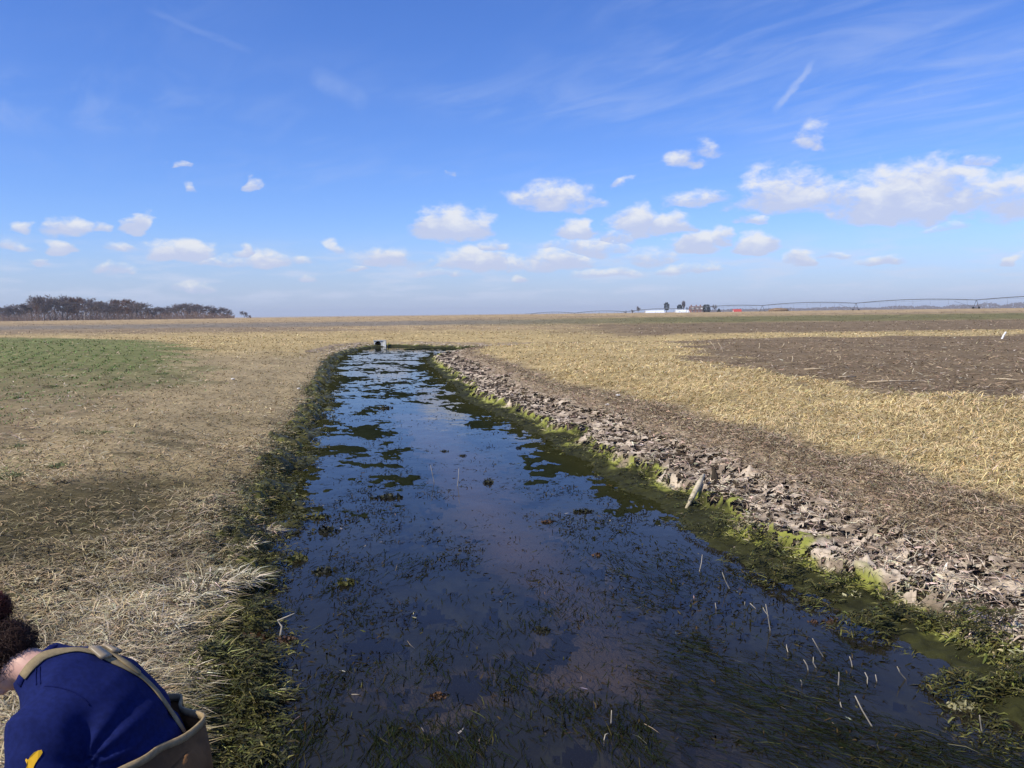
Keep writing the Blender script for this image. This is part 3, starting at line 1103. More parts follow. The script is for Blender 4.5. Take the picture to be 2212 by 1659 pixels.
def build_fringe():
    # curled wet clods along the left waterline
    x, y, r = scatter(520000, 3.6, 62, -34, 42)
    sdv = stream(x, y)
    sd, dl, dr = sdv
    wob2 = fbm(x, y, 1.1, 4, 121) - .5
    wob3 = fbm(x, y, 4.5, 3, 122)
    e = sd + wob2 * .7
    rt = dl > dr
    keep = (e > -.46) & (e < np.where(rt, .38, .66 - .52 * sst(8.5, 5.5, y))) & (wob3 > np.where(rt, .45, .32)) & (rng.uniform(size=len(x)) < sst(-.42, -.15, e) * .9 + .1) & (sd > -.5)
    x, y, r, e = x[keep], y[keep], r[keep], e[keep]
    sdv = tuple(a[keep] for a in sdv)
    n = len(x)
    z = np.maximum(tz(x, y, sdv), -.015)
    hump = fbm(x, y, 3.0, 3, 123)
    z = z + .15 * sst(.40, .66, hump) * sst(-.45, -.05, e) + .03 * (dl < dr)[keep] * rng.uniform(0, 1, n)
    u = rng.uniform(size=n)
    base = np.tile(np.array([.045, .043, .010]), (n, 1))
    base = np.where((u < .30)[:, None], np.array([[.10, .095, .02]]), base)
    base = np.where((u > .965)[:, None], np.array([[.26, .24, .08]]), base)
    rt = rt[keep]
    base = np.where((rt & (u > .93))[:, None], np.array([[.14, .135, .035]]), base)
    dry = sst(.25, .66, e + (wob3[keep] - .5) * .6) * (1 - .7 * rt)
    base = mix(base, np.array([.33, .27, .17]), dry * .75)
    wd = np.maximum(rng.uniform(.004, .013, n), pixw(r, .8))
    L = np.maximum(rng.uniform(.03, .11, n), wd * 2.5)
    el = np.radians(rng.uniform(5, 65, n))
    az = np.where(rng.uniform(size=n) < .5, rng.normal(-.2, .7, n), rng.uniform(0, 6.283, n))
    blades('wet_algae_fringe', np.stack([x, y, z], 1), az, L, wd, el, np.sin(el) * rng.uniform(.5, 1.3, n), jitter(base, .3, .08), M_WET,
           'dark olive algae clods hanging along the grassy waterline', 'algae', twist=1.0)


def build_clods():
    """lumpy wet sods under the hanging algae, along the grassy waterline"""
    ang = np.radians(np.arange(-36, 8, .13))
    rad = 3.4 * 1.0050 ** np.arange(0, 570)
    x, y, f = polar_grid(ang, rad)
    sdv = stream(x, y)
    sd, dl, dr = sdv
    e = sd + (fbm(x, y, 1.1, 4, 121) - .5) * .7
    hump = fbm(x, y, 3.0, 3, 123)
    up = .52 - .42 * sst(8.5, 5.5, y)
    keepv = (dl < dr) & (sd > -.55) & (e > -.5) & (e < up) & (y < 60)
    z = np.maximum(tz(x, y, sdv), -.05)
    z = z + .13 * sst(.40, .66, hump) * sst(-.5, -.1, e) * sst(up, up - .15, e) - .035
    z = z + (fbm(x, y, 11, 4, 171, .7) - .5) * .10 + .3 * tents(x, y, .12, 173, .10, 3)
    col = np.tile(np.array([.050, .046, .010]), (len(x), 1)) * (.15 + 1.8 * fbm(x, y, 8, 4, 175, .65))[:, None]
    col = mix(col, np.array([.15, .145, .03]), sst(.56, .66, fbm(x, y, 6, 4, 177, .6)) * .8)
    f = f[keepv[f].all(1)]
    used = np.zeros(len(x), bool); used[f.ravel()] = True
    idx = np.cumsum(used) - 1
    o = mesh_np('algae_sods', np.stack([x, y, z], 1)[used], idx[f], M_WET, col[used], True)
    tag(o, 'lumpy dark olive sods along the grassy waterline', 'algae', kind='stuff')


build_clods()
build_fringe()


# ------------------------------------------------------------------ weed in the water
def build_weed():
    ang = np.radians(np.arange(-30, 36, .14))
    rad = 3.2 * 1.0085 ** np.arange(0, 345)
    x, y, f = polar_grid(ang, rad)
    sdv = stream(x, y)
    sd, dl, dr = sdv
    W, gcol = zone(x, y, sdv)
    wx = x + .25 * (fbm(x, y, 1.2, 2, 130) - .5)
    a = fbm(wx, y * .9, 1.15, 5, 131, .6)
    b = fbm(x, y, 5.5, 4, 133)
    shore = sst(-.9, -.1, sd)
    farw = sst(9, 24, y)
    h = (a - .50) * .20 + (b - .5) * .085 + shore * .035 - .13 * W['open'] * (1 - .55 * farw) - .018 + .008 * farw
    h = np.minimum(h, -.006 + .020 * sst(7, 14, y)) + (fbm(x, y * .6, 14, 3, 137, .7) - .5) * (.014 + .05 * farw)
    keepv = (sd < .05) & (h > -.055)
    col = np.tile(np.array([.013, .016, .008]), (len(x), 1)) * (.5 + 1.1 * b)[:, None]
    col = mix(col, np.array([.030, .029, .009]), shore * .7)
    col = mix(col, gcol, sst(-.012, -.05, h) * sst(14, 8, y))
    fm = keepv[f].all(1)
    f = f[fm]
    used = np.zeros(len(x), bool); used[f.ravel()] = True
    idx = np.cumsum(used) - 1
    o = mesh_np('water_weed', np.stack([x, y, h], 1)[used], idx[f], M_WEED, col[used], False)
    tag(o, 'dark weed beds lying just under the stream surface', 'water weed', kind='stuff')
    # combed strands and small torn bits at the surface
    x, y, r = scatter(210000, 3.4, 58, -32, 36)
    sdv = stream(x, y)
    sd = sdv[0]
    W, _ = zone(x, y, sdv)
    a = fbm(x + .25 * (fbm(x, y, 1.2, 2, 130) - .5), y * .9, 1.15, 4, 131)
    cl = fbm(x, y * .7, 3.2, 3, 139)
    pr = sst(.40, .56, a) * (1 - .93 * W['open']) * (.15 + .85 * sst(.42, .58, cl))
    keep = (sd < -.05) & (rng.uniform(size=len(x)) < pr * .75 + .015)
    x, y, r = x[keep], y[keep], r[keep]
    n = len(x)
    flow = 1.57 + .9 * (fbm(x, y, .5, 2, 135) - .5) + np.where(x > .8, .75, -.1) * sst(11, 6, y)
    az = flow + rng.normal(0, .35, n) + np.where(rng.uniform(size=n) < .5, math.pi, 0)
    az = np.where(y > 10, az + rng.normal(0, .9, n), az)
    u = rng.uniform(size=n)
    base = np.tile(np.array([.016, .020, .009]), (n, 1))
    base = np.where((u < .05)[:, None], np.array([[.055, .05, .018]]), base)
    base = np.where((u > .998)[:, None], np.array([[.24, .20, .13]]), base)
    wd = np.maximum(rng.uniform(.003, .006, n), pixw(r, .5)) * np.where(y > 8, rng.uniform(.8, 1.8, n), 1)
    L = np.maximum(rng.uniform(.05, .22, n) * np.where(y > 8, .6, 1), wd * 3)
    z = np.where(rng.uniform(size=n) < .55 - .35 * sst(6, 12, y), rng.uniform(-.03, -.006, n), rng.uniform(-.004, .006, n))
    el = np.radians(np.abs(rng.normal(4, 7, n)))
    blades('weed_strands', np.stack([x, y, z], 1), az, L, wd, el, np.sin(el) * .9 + .01, jitter(base, .3, .1), M_WEED,
           'combed dark weed strands and torn bits floating on the stream', 'water weed')


    pass


def build_bits():
    """dark torn bits poking out of the surface, in drifts"""
    x, y, r = scatter(260000, 4.5, 58, -32, 36)
    sdv = stream(x, y)
    W, _ = zone(x, y, sdv)
    cl = fbm(x * 1.2, y * .8, 1.6, 5, 151, .65)
    pr = sst(.47, .62, cl) * (1 - .88 * W['open']) * (.15 + .85 * sst(5, 10, y)) + .02
    keep = (sdv[0] < -.08) & (rng.uniform(size=len(x)) < pr * .55)
    x, y, r = x[keep], y[keep], r[keep]
    n = len(x)
    u = rng.uniform(size=n)
    base = np.tile(np.array([.018, .018, .009]), (n, 1))
    base = np.where((u < .15)[:, None], np.array([[.06, .048, .018]]), base)
    base = np.where((u > .996)[:, None], np.array([[.40, .35, .26]]), base)
    wd = np.maximum(rng.uniform(.004, .014, n), pixw(r, .55))
    L = np.maximum(rng.uniform(.015, .07, n), wd * 1.6)
    el = np.radians(np.where(rng.uniform(size=n) < .35, rng.uniform(20, 80, n), rng.uniform(0, 12, n)))
    blades('floating_bits', np.stack([x, y, rng.uniform(-.004, .004, n)], 1), rng.uniform(0, 6.283, n), L, wd, el, np.sin(el) * .3, jitter(base, .3, .1), M_WEED,
           'dark torn plant bits drifting on the stream', 'debris', twist=.9)


build_bits()
build_weed()
# ------------------------------------------------------------------ shape helpers
def tube(pts, radii, seg=8, cap=True, flat=None):
    """verts and faces of a tapered tube along pts; flat = (side vector, ratio) for oval sections"""
    pts = [Vector(p) for p in pts]
    V, F = [], []
    n = len(pts)
    up = None
    for i, p in enumerate(pts):
        t = (pts[min(i + 1, n - 1)] - pts[max(i - 1, 0)]).normalized()
        if flat:
            s = (flat[0] - t * flat[0].dot(t)).normalized()
        else:
            if up is None:
                up = Vector((0, 0, 1)) if abs(t.z) < .9 else Vector((1, 0, 0))
            s = t.cross(up).normalized()
            up = s.cross(t)
        b = t.cross(s)
        r = radii[i]
        ru, rv = r if isinstance(r, tuple) else (r, r)
        for k in range(seg):
            a = 2 * math.pi * k / seg
            V.append(p + s * (ru * math.cos(a)) + b * (rv * math.sin(a)))
    for i in range(n - 1):
        for k in range(seg):
            k2 = (k + 1) % seg
            F.append((i * seg + k, i * seg + k2, (i + 1) * seg + k2, (i + 1) * seg + k))
    if cap:
        F.append(tuple(range(seg))[::-1])
        F.append(tuple((n - 1) * seg + k for k in range(seg)))
    return V, F


def ellipsoid(c, ax, seg=14, rings=9):
    """ax: three vectors (half axes)"""
    c = Vector(c); u, v, w = [Vector(a) for a in ax]
    V, F = [], []
    for i in range(1, rings):
        th = math.pi * i / rings
        for k in range(seg):
            ph = 2 * math.pi * k / seg
            V.append(c + u * (math.sin(th) * math.cos(ph)) + v * (math.sin(th) * math.sin(ph)) + w * math.cos(th))
    top = len(V); V.append(c + w); bot = len(V); V.append(c - w)
    for i in range(rings - 2):
        for k in range(seg):
            k2 = (k + 1) % seg
            F.append((i * seg + k, (i + 1) * seg + k, (i + 1) * seg + k2, i * seg + k2))
    for k in range(seg):
        k2 = (k + 1) % seg
        F.append((top, k, k2))
        F.append((bot, (rings - 2) * seg + k2, (rings - 2) * seg + k))
    return V, F


def box(c, size, rz=0.0):
    c = Vector(c); sx, sy, sz = [s / 2 for s in size]
    m = Matrix.Rotation(rz, 3, 'Z')
    V = [c + m @ Vector((x * sx, y * sy, z * sz)) for x in (-1, 1) for y in (-1, 1) for z in (-1, 1)]
    F = [(0, 1, 3, 2), (4, 6, 7, 5), (0, 4, 5, 1), (2, 3, 7, 6), (0, 2, 6, 4), (1, 5, 7, 3)]
    return V, F


def join(parts):
    V, F = [], []
    for v, f in parts:
        o = len(V)
        V += [tuple(p) for p in v]
        F += [tuple(i + o for i in q) for q in f]
    return V, F


def mk(name, vf, mat, parent=None, smooth=True, loc=None):
    V, F = vf
    me = bpy.data.meshes.new(name)
    if parent is not None:                      # the thing's parts are given in world space
        off = Vector((0, 0, 0))
        p = parent
        while p is not None:
            off += p.location
            p = p.parent
        V = [Vector(v) - off for v in V]
    me.from_pydata([tuple(v) for v in V], [], F)
    bm = bmesh.new(); bm.from_mesh(me)
    bmesh.ops.recalc_face_normals(bm, faces=bm.faces[:])
    bm.to_mesh(me); bm.free()
    if smooth:
        me.polygons.foreach_set('use_smooth', np.ones(len(me.polygons), bool))
    if mat:
        me.materials.append(mat)
    o = bpy.data.objects.new(name, me)
    COL.objects.link(o)
    o.parent = parent
    return o


def remeshed(name, parts, voxel, smooth_it, mat, parent=None):
    """several overlapping closed shapes fused into one continuous skin"""
    o = mk(name, join(parts), None, None)
    md = o.modifiers.new('r', 'REMESH')
    md.mode = 'VOXEL'; md.voxel_size = voxel
    ms = o.modifiers.new('s', 'SMOOTH')
    ms.factor = .5; ms.iterations = smooth_it
    dg = bpy.context.evaluated_depsgraph_get()
    me = bpy.data.meshes.new_from_object(o.evaluated_get(dg))
    bpy.data.objects.remove(o)
    me.name = name
    n = bpy.data.objects.new(name, me)
    COL.objects.link(n)
    if parent is not None:
        off = parent.location
        co = np.empty(len(me.vertices) * 3, np.float32)
        me.vertices.foreach_get('co', co)
        co = co.reshape(-1, 3) - np.array(off, np.float32)
        me.vertices.foreach_set('co', co.ravel())
        n.parent = parent
    me.polygons.foreach_set('use_smooth', np.ones(len(me.polygons), bool))
    me.materials.clear()
    me.materials.append(mat)
    me.update()
    return n


def copy_tree(o, parent=None):
    c = o.copy()
    COL.objects.link(c)
    c.parent = parent
    for ch in list(o.children):
        copy_tree(ch, c)
    return c


def hz(x, y):
    return float(tz(np.array([x]), np.array([y]))[0])


# ------------------------------------------------------------------ the person bending over at the water's edge
def build_person():
    from mathutils.bvhtree import BVHTree
    m_skin = plain('skin', (.62, .36, .27), .55, .4, 20, .10, .15, 200)
    m_shirt = plain('blue_cotton', (.008, .0135, .078), .9, .12, 60, .18, .35, 420, dist=.002)
    m_wader = plain('brown_canvas', (.17, .080, .027), .75, .25, 9, .3, .4, 180)
    m_hem = plain('tan_webbing', (.30, .22, .12), .8, .2, 60, .2, .3, 500)
    m_strap = plain('khaki_elastic', (.27, .205, .11), .8, .2, 60, .15, .4, 500)
    m_buckle = plain('khaki_plastic', (.30, .235, .15), .45, .5, 30, .1)
    m_boot = plain('boot_rubber', (.05, .045, .035), .6, .4, 20, .2)
    m_yellow = plain('yellow_print', (.72, .40, .02), .8, .2, 60, .08)
    m_patch = plain('grey_patch', (.22, .25, .27), .7, .3, 60, .1)
    m_seam = plain('dark_seam', (.006, .010, .07), .9, .1, 60, .1)
    Y = Vector((0, 1, 0))
    root = empty('person', (-1.05, 2.70, -.10))
    tag(root, 'person in blue shirt and brown chest waders bending over at the water', 'person')
    # body: head, neck, trunk, arms and hands as one skin
    hc = Vector((-1.775, 2.725, 1.255))
    crown = Vector((-.97, 0, -.10)).normalized(); face = Vector((-.16, -.10, -1)).normalized()
    sidev = crown.cross(face).normalized()
    face = sidev.cross(crown)
    P = []
    P.append(ellipsoid(hc, (crown * .105, sidev * .078, face * .098)))
    P.append(ellipsoid(hc - crown * .065 + face * .050, (crown * .062, sidev * .056, face * .062)))       # jaw
    P.append(ellipsoid(hc - crown * .103 + face * .088, (crown * .022, sidev * .024, face * .022)))       # chin
    P.append(ellipsoid(hc - crown * .02 + face * .112, (crown * .026, sidev * .013, face * .018)))        # nose
    P.append(ellipsoid(hc - crown * .062 + face * .108, (crown * .008, sidev * .025, face * .010)))       # lips
    P.append(ellipsoid(hc + crown * .028 + face * .090, (crown * .014, sidev * .050, face * .014)))       # brow
    for s in (-1, 1):
        P.append(ellipsoid(hc - crown * .012 + sidev * (s * .082) - face * .005, (crown * .032, sidev * .010, face * .019)))
    P.append(tube([(-1.50, 2.70, 1.15), (-1.58, 2.70, 1.205), (-1.64, 2.705, 1.235), (-1.71, 2.715, 1.24)], [.075, .064, .06, .058], 14))
    P.append(tube([(-1.19, 2.70, .72), (-1.23, 2.70, .80), (-1.275, 2.70, .885), (-1.345, 2.70, .99), (-1.44, 2.70, 1.085), (-1.53, 2.70, 1.16)],
                  [(.12, .07), (.13, .08), (.14, .085), (.16, .09), (.15, .085), (.09, .07)], 16, True, (Y, 1)))
    def arm(sh, el, wr, hd, s):
        P.append(tube([sh, Vector(sh).lerp(Vector(el), .5), el], [.062, .055, .043], 12))
        P.append(tube([el, Vector(el).lerp(Vector(wr), .35), wr], [.043, .046, .028], 12))
        wr, hd = Vector(wr), Vector(hd)
        d = (hd - wr).normalized()
        sd_ = Vector((0, 1, 0)); sd_ = (sd_ - d * sd_.dot(d)).normalized()
        nn = d.cross(sd_) * s
        P.append(tube([wr, wr + d * .045, wr + d * .092], [(.026, .018), (.040, .016), (.041, .013)], 12, True, (sd_, 1)))
        for k, (o, ln) in enumerate(((-.030, .072), (-.010, .082), (.011, .077), (.031, .060))):
            b = wr + d * .088 + sd_ * o
            c1 = (d + nn * .35).normalized(); c2 = (d + nn * 1.1).normalized()
            P.append(tube([b, b + c1 * ln * .45, b + c1 * ln * .45 + c2 * ln * .35, b + c1 * ln * .45 + c2 * ln * .62], [.0095, .009, .008, .006], 8))
        b = wr + d * .03 - sd_ * .028 * s
        P.append(tube([b, b + (d * .5 - sd_ * .8 * s).normalized() * .035, b + (d * .5 - sd_ * .8 * s).normalized() * .035 + (d + nn * .4).normalized() * .035], [.013, .011, .008], 8))
    arm((-1.47, 2.50, 1.10), (-1.44, 2.43, .83), (-1.60, 2.50, .63), (-1.66, 2.53, .55), 1)
    arm((-1.50, 2.90, 1.10), (-1.58, 2.95, .84), (-1.70, 2.82, .66), (-1.76, 2.78, .58), -1)
    for s in (-1, 1):
        P.append(tube([(-1.17, 2.70 + .09 * s, .76), (-1.18, 2.70 + .12 * s, .43), (-1.08, 2.70 + .13 * s, .0)], [.075, .055, .042], 10))
    remeshed('body', P, .0085, 3, m_skin, root)
    # shirt
    S = []
    S.append(tube([(-1.19, 2.70, .72), (-1.22, 2.70, .80), (-1.265, 2.70, .895), (-1.335, 2.70, 1.00), (-1.43, 2.70, 1.10), (-1.535, 2.70, 1.18), (-1.58, 2.70, 1.215), (-1.618, 2.70, 1.245)],
                  [(.18, .11), (.195, .12), (.215, .135), (.235, .148), (.235, .155), (.185, .125), (.12, .094), (.098, .085)], 24, True, (Y, 1)))
    S.append(tube([(-1.45, 2.58, 1.11), (-1.478, 2.50, 1.10), (-1.468, 2.465, 1.01), (-1.45, 2.45, .92), (-1.44, 2.44, .86)], [.115, .118, .112, .106, .107], 18))
    S.append(tube([(-1.46, 2.82, 1.10), (-1.49, 2.90, 1.085), (-1.53, 2.925, 1.00), (-1.555, 2.935, .92), (-1.57, 2.94, .86)], [.105, .105, .10, .10, .105], 18))
    shirt = remeshed('shirt', S, .012, 9, m_shirt, root)
    # folds: soft creases running from the armpit over the back and down the sleeve
    me = shirt.data
    co = np.empty(len(me.vertices) * 3, np.float32); me.vertices.foreach_get('co', co); co = co.reshape(-1, 3)
    no = np.empty(len(me.vertices) * 3, np.float32); me.vertex_normals.foreach_get('vector', no); no = no.reshape(-1, 3)
    w = co + np.array(root.location, np.float32)
    ap = np.array([-1.335, 2.49, 1.02])
    d = np.linalg.norm(w - ap, axis=1)
    ang = np.arctan2(w[:, 2] - ap[2], w[:, 0] - ap[0])
    f = np.sin(ang * 9 + 6 * d + 2 * fbm(w[:, 0], w[:, 2], 9, 2, 5)) * np.exp(-d / .14) * .013
    f += (fbm(w[:, 0] * 1.3 + w[:, 2], w[:, 1], 9, 3, 6) - .5) * .014
    f += -.012 * np.exp(-((w[:, 2] - (1.02 + .4 * (w[:, 0] + 1.2))) / .02) ** 2) * np.exp(-((w[:, 0] + 1.22) / .10) ** 2)
    co += no * f[:, None]
    me.vertices.foreach_set('co', co.ravel()); me.update()
    wv = [Vector(v) for v in (co + np.array(root.location, np.float32))]
    bvh = BVHTree.FromPolygons(wv, [tuple(p.vertices) for p in me.polygons])

    def on_shirt(px, py, lift):
        d = ray(px, py)
        loc, nrm, i, dist = bvh.ray_cast(CAM, d)
        if loc is None:
            loc, nrm, i, dist = bvh.find_nearest(CAM + d * (2.82 / d.y))
        if nrm.dot(d) > 0:
            nrm = -nrm
        return loc + nrm * lift, nrm

    def ribbon(name, px, width, thick, lift, mat, par=root, sub=5, extra=()):
        pts = []
        for i in range(len(px) - 1):
            for k in range(sub):
                u = k / sub
                pts.append((px[i][0] + (px[i + 1][0] - px[i][0]) * u, px[i][1] + (px[i + 1][1] - px[i][1]) * u))
        pts.append(px[-1])
        C_ = [on_shirt(a, b, lift) for a, b in pts]
        loc = [c[0] for c in C_] + [Vector(e) for e in extra]
        nr = [c[1] for c in C_] + [C_[-1][1]] * len(extra)
        for _ in range(3):
            loc = [loc[0]] + [(loc[i - 1] + loc[i] * 2 + loc[i + 1]) / 4 for i in range(1, len(loc) - 1)] + [loc[-1]]
            nr = [nr[0]] + [((nr[i - 1] + nr[i] * 2 + nr[i + 1]) / 4).normalized() for i in range(1, len(nr) - 1)] + [nr[-1]]
        V, F = [], []
        for i, (p, n) in enumerate(zip(loc, nr)):
            t = (loc[min(i + 1, len(loc) - 1)] - loc[max(0, i - 1)]).normalized()
            s = t.cross(n).normalized() * width / 2
            for a, b in ((-1, 0), (1, 0), (1, 1), (-1, 1)):
                V.append(p + s * a * (1 - .12 * b) + n * (thick * b))
        for i in range(len(loc) - 1):
            for k in range(4):
                k2 = (k + 1) % 4
                F.append((i * 4 + k, i * 4 + k2, i * 4 + 4 + k2, i * 4 + 4 + k))
        F.append((0, 1, 2, 3)); F.append(tuple(len(V) - 4 + k for k in (3, 2, 1, 0)))
        return mk(name, (V, F), mat, par, True)

    ribbon('strap', [(50, 1462), (66, 1440), (92, 1417), (130, 1408), (170, 1404), (212, 1412), (240, 1428), (275, 1443), (305, 1462), (336, 1492), (366, 1535), (392, 1574), (405, 1598)], .036, .003, .003, m_strap)
    ribbon('strap', [(140, 1386), (170, 1391), (205, 1399), (245, 1418), (272, 1436), (300, 1458)], .034, .003, .007, m_strap)
    ribbon('buckle', [(200, 1404), (228, 1426)], .048, .010, .006, m_buckle)
    ribbon('buckle', [(222, 1399), (250, 1416)], .044, .010, .010, m_buckle)
    ribbon('collar', [(124, 1386), (108, 1402), (88, 1418), (66, 1438), (50, 1460), (42, 1480)], .024, .003, .001, m_seam, shirt)
    ribbon('seam', [(97, 1482), (125, 1484), (155, 1493), (180, 1508), (193, 1524)], .004, .0015, .001, m_seam, shirt)
    ribbon('seam', [(78, 1442), (77, 1462), (79, 1480)], .004, .0015, .001, m_seam, shirt)
    ribbon('seam', [(86, 1440), (86, 1460), (88, 1478)], .004, .0015, .001, m_seam, shirt)
    # yellow print on the sleeve, laid on the cloth
    out = [(345, 1508), (352, 1530), (335, 1560), (312, 1592), (292, 1625), (280, 1652), (292, 1668), (275, 1690), (284, 1730), (262, 1760), (240, 1740), (226, 1700), (220, 1660), (228, 1622),
           (214, 1596), (220, 1578), (236, 1590), (252, 1562), (285, 1528), (320, 1512)]
    pp = [on_shirt(x * .2608, 1226.5 + y * .2608, .003)[0] for x, y in out]
    mk('sleeve_print', (pp, [tuple(range(len(pp)))]), m_yellow, shirt, False)
    # hair
    m_hair = plain('dark_hair', (.030, .013, .008), .6, .2, 40, .4, .6, 120)
    m_red = plain('auburn_hair', (.075, .020, .013), .6, .2, 40, .4, .6, 120)
    back = -face
    H = [ellipsoid(hc + back * .022 + crown * .012, (crown * .118, sidev * .094, face * .100)),
         ellipsoid(hc + back * .035 - crown * .075, (crown * .060, sidev * .070, face * .070)),
         ellipsoid(hc - sidev * .0 + Vector((-.02, -.075, -.01)), (crown * .07, sidev * .03, face * .055)),
         ellipsoid(hc + Vector((-.02, .075, -.01)), (crown * .07, sidev * .03, face * .055))]
    hair = remeshed('hair', H, .010, 4, m_hair, root)
    def curls(name, cen, rad, n, mat, par, ln):
        V, F = [], []
        for i in range(n):
            dv = Vector(rng.normal(0, 1, 3)).normalized()
            if dv.dot(face) > .45:
                continue
            b = cen + Vector((dv.x * rad[0], dv.y * rad[1], dv.z * rad[2])) * .93
            t = Vector(rng.normal(0, 1, 3)); t = (t - dv * t.dot(dv)).normalized()
            c = dv.cross(t)
            L = ln * rng.uniform(.5, 1.2)
            ph = rng.uniform(0, 6)
            o = len(V)
            m = 7
            for k in range(m):
                u = k / (m - 1)
                p = b + t * (L * u) + dv * (.004 * math.sin(3.1 * u) + .006 * math.sin(ph + 9 * u)) + c * (.012 * math.cos(ph + 9 * u))
                wv_ = .0016 * (1 - .6 * u)
                V += [p - c * wv_, p + c * wv_]
            for k in range(m - 1):
                F.append((o + 2 * k, o + 2 * k + 1, o + 2 * k + 3, o + 2 * k + 2))
        return mk(name, (V, F), mat, par, True)
    curls('hair_strands', hc + back * .025 - crown * .01, (.122, .096, .105), 1500, m_hair, hair, .075)
    curls('hair_strands', hc + back * .035 - crown * .075, (.07, .075, .075), 700, m_hair, hair, .06)
    bc = Vector((-1.815, 2.79, 1.395))
    bun = remeshed('hair_bun', [ellipsoid(bc, (Vector((.062, 0, 0)), Vector((0, .055, 0)), Vector((0, 0, .062)))),
                                ellipsoid(bc + Vector((.01, -.02, -.07)), (Vector((.035, 0, 0)), Vector((0, .035, 0)), Vector((0, 0, .05))))], .010, 3, m_red, hair_parent(root))
    curls('hair_strands', bc, (.066, .058, .066), 900, m_red, bun, .05)
    # waders: legs, seat, loose bib, boots
    Wd = []
    Wd.append(tube([(-1.17, 2.70, .66), (-1.18, 2.70, .72), (-1.21, 2.70, .80), (-1.245, 2.70, .86)], [(.17, .13), (.195, .155), (.21, .16), (.215, .165)], 24, True, (Y, 1)))
    for s in (-1, 1):
        Wd.append(tube([(-1.17, 2.70 + .09 * s, .76), (-1.18, 2.70 + .115 * s, .60), (-1.19, 2.70 + .13 * s, .43), (-1.11, 2.70 + .14 * s, .2), (-1.08, 2.70 + .14 * s, .02)], [.12, .118, .098, .09, .075], 16))
    wad = remeshed('waders', Wd, .014, 6, m_wader, root)
    for s in (-1, 1):
        b = [tube([(-1.08, 2.70 + .14 * s, .10), (-1.08, 2.70 + .14 * s, -.04), (-1.10, 2.70 + .14 * s, -.09)], [.07, .068, .075], 14),
             ellipsoid((-1.16, 2.70 + .145 * s, -.085), (Vector((.15, 0, 0)), Vector((0, .052, 0)), Vector((0, 0, .055)))),
             box((-1.16, 2.70 + .145 * s, -.128), (.27, .09, .02))]
        remeshed('boot', b, .010, 3, m_boot, wad)
    # standing rim of the bib, loose around the shirt
    def rim(cx, z, ry, rb, rf, slack):
        pts = []
        for k in range(64):
            a = 2 * math.pi * k / 64
            c, s_ = math.cos(a), math.sin(a)
            rr = rb if s_ > 0 else rf
            fold = .008 * math.sin(5 * a + .8) + .006 * math.sin(9 * a)
            bulge = slack * (math.exp(-((a - 1.15) / .30) ** 2) + .5 * math.exp(-((a - .3) / .25) ** 2))
            pts.append(Vector((cx + s_ * (rr + fold) + bulge, 2.70 + c * (ry + fold) + .3 * bulge, z + .012 * math.sin(3 * a + 1) + .25 * bulge)))
        return pts
    ringA = rim(-1.21, .80, .205, .160, .165, .0)
    ringB = rim(-1.26, .88, .226, .168, .19, .03)
    ringC = rim(-1.315, .968, .240, .172, .21, .06)
    ringD = rim(-1.320, .994, .242, .174, .212, .065)
    V = ringA + ringB + ringC
    F = [(r * 64 + k, r * 64 + (k + 1) % 64, r * 64 + 64 + (k + 1) % 64, r * 64 + 64 + k) for r in range(2) for k in range(64)]
    bib = mk('bib', (V, F), m_wader, wad)
    bib.modifiers.new('th', 'SOLIDIFY').thickness = .005
    V = ringC + ringD
    F = [(k, (k + 1) % 64, 64 + (k + 1) % 64, 64 + k) for k in range(64)]
    hem = mk('hem', (V, F), m_hem, wad)
    sl = hem.modifiers.new('th', 'SOLIDIFY'); sl.thickness = .008; sl.offset = 0


def hair_parent(root):
    return root


build_person()


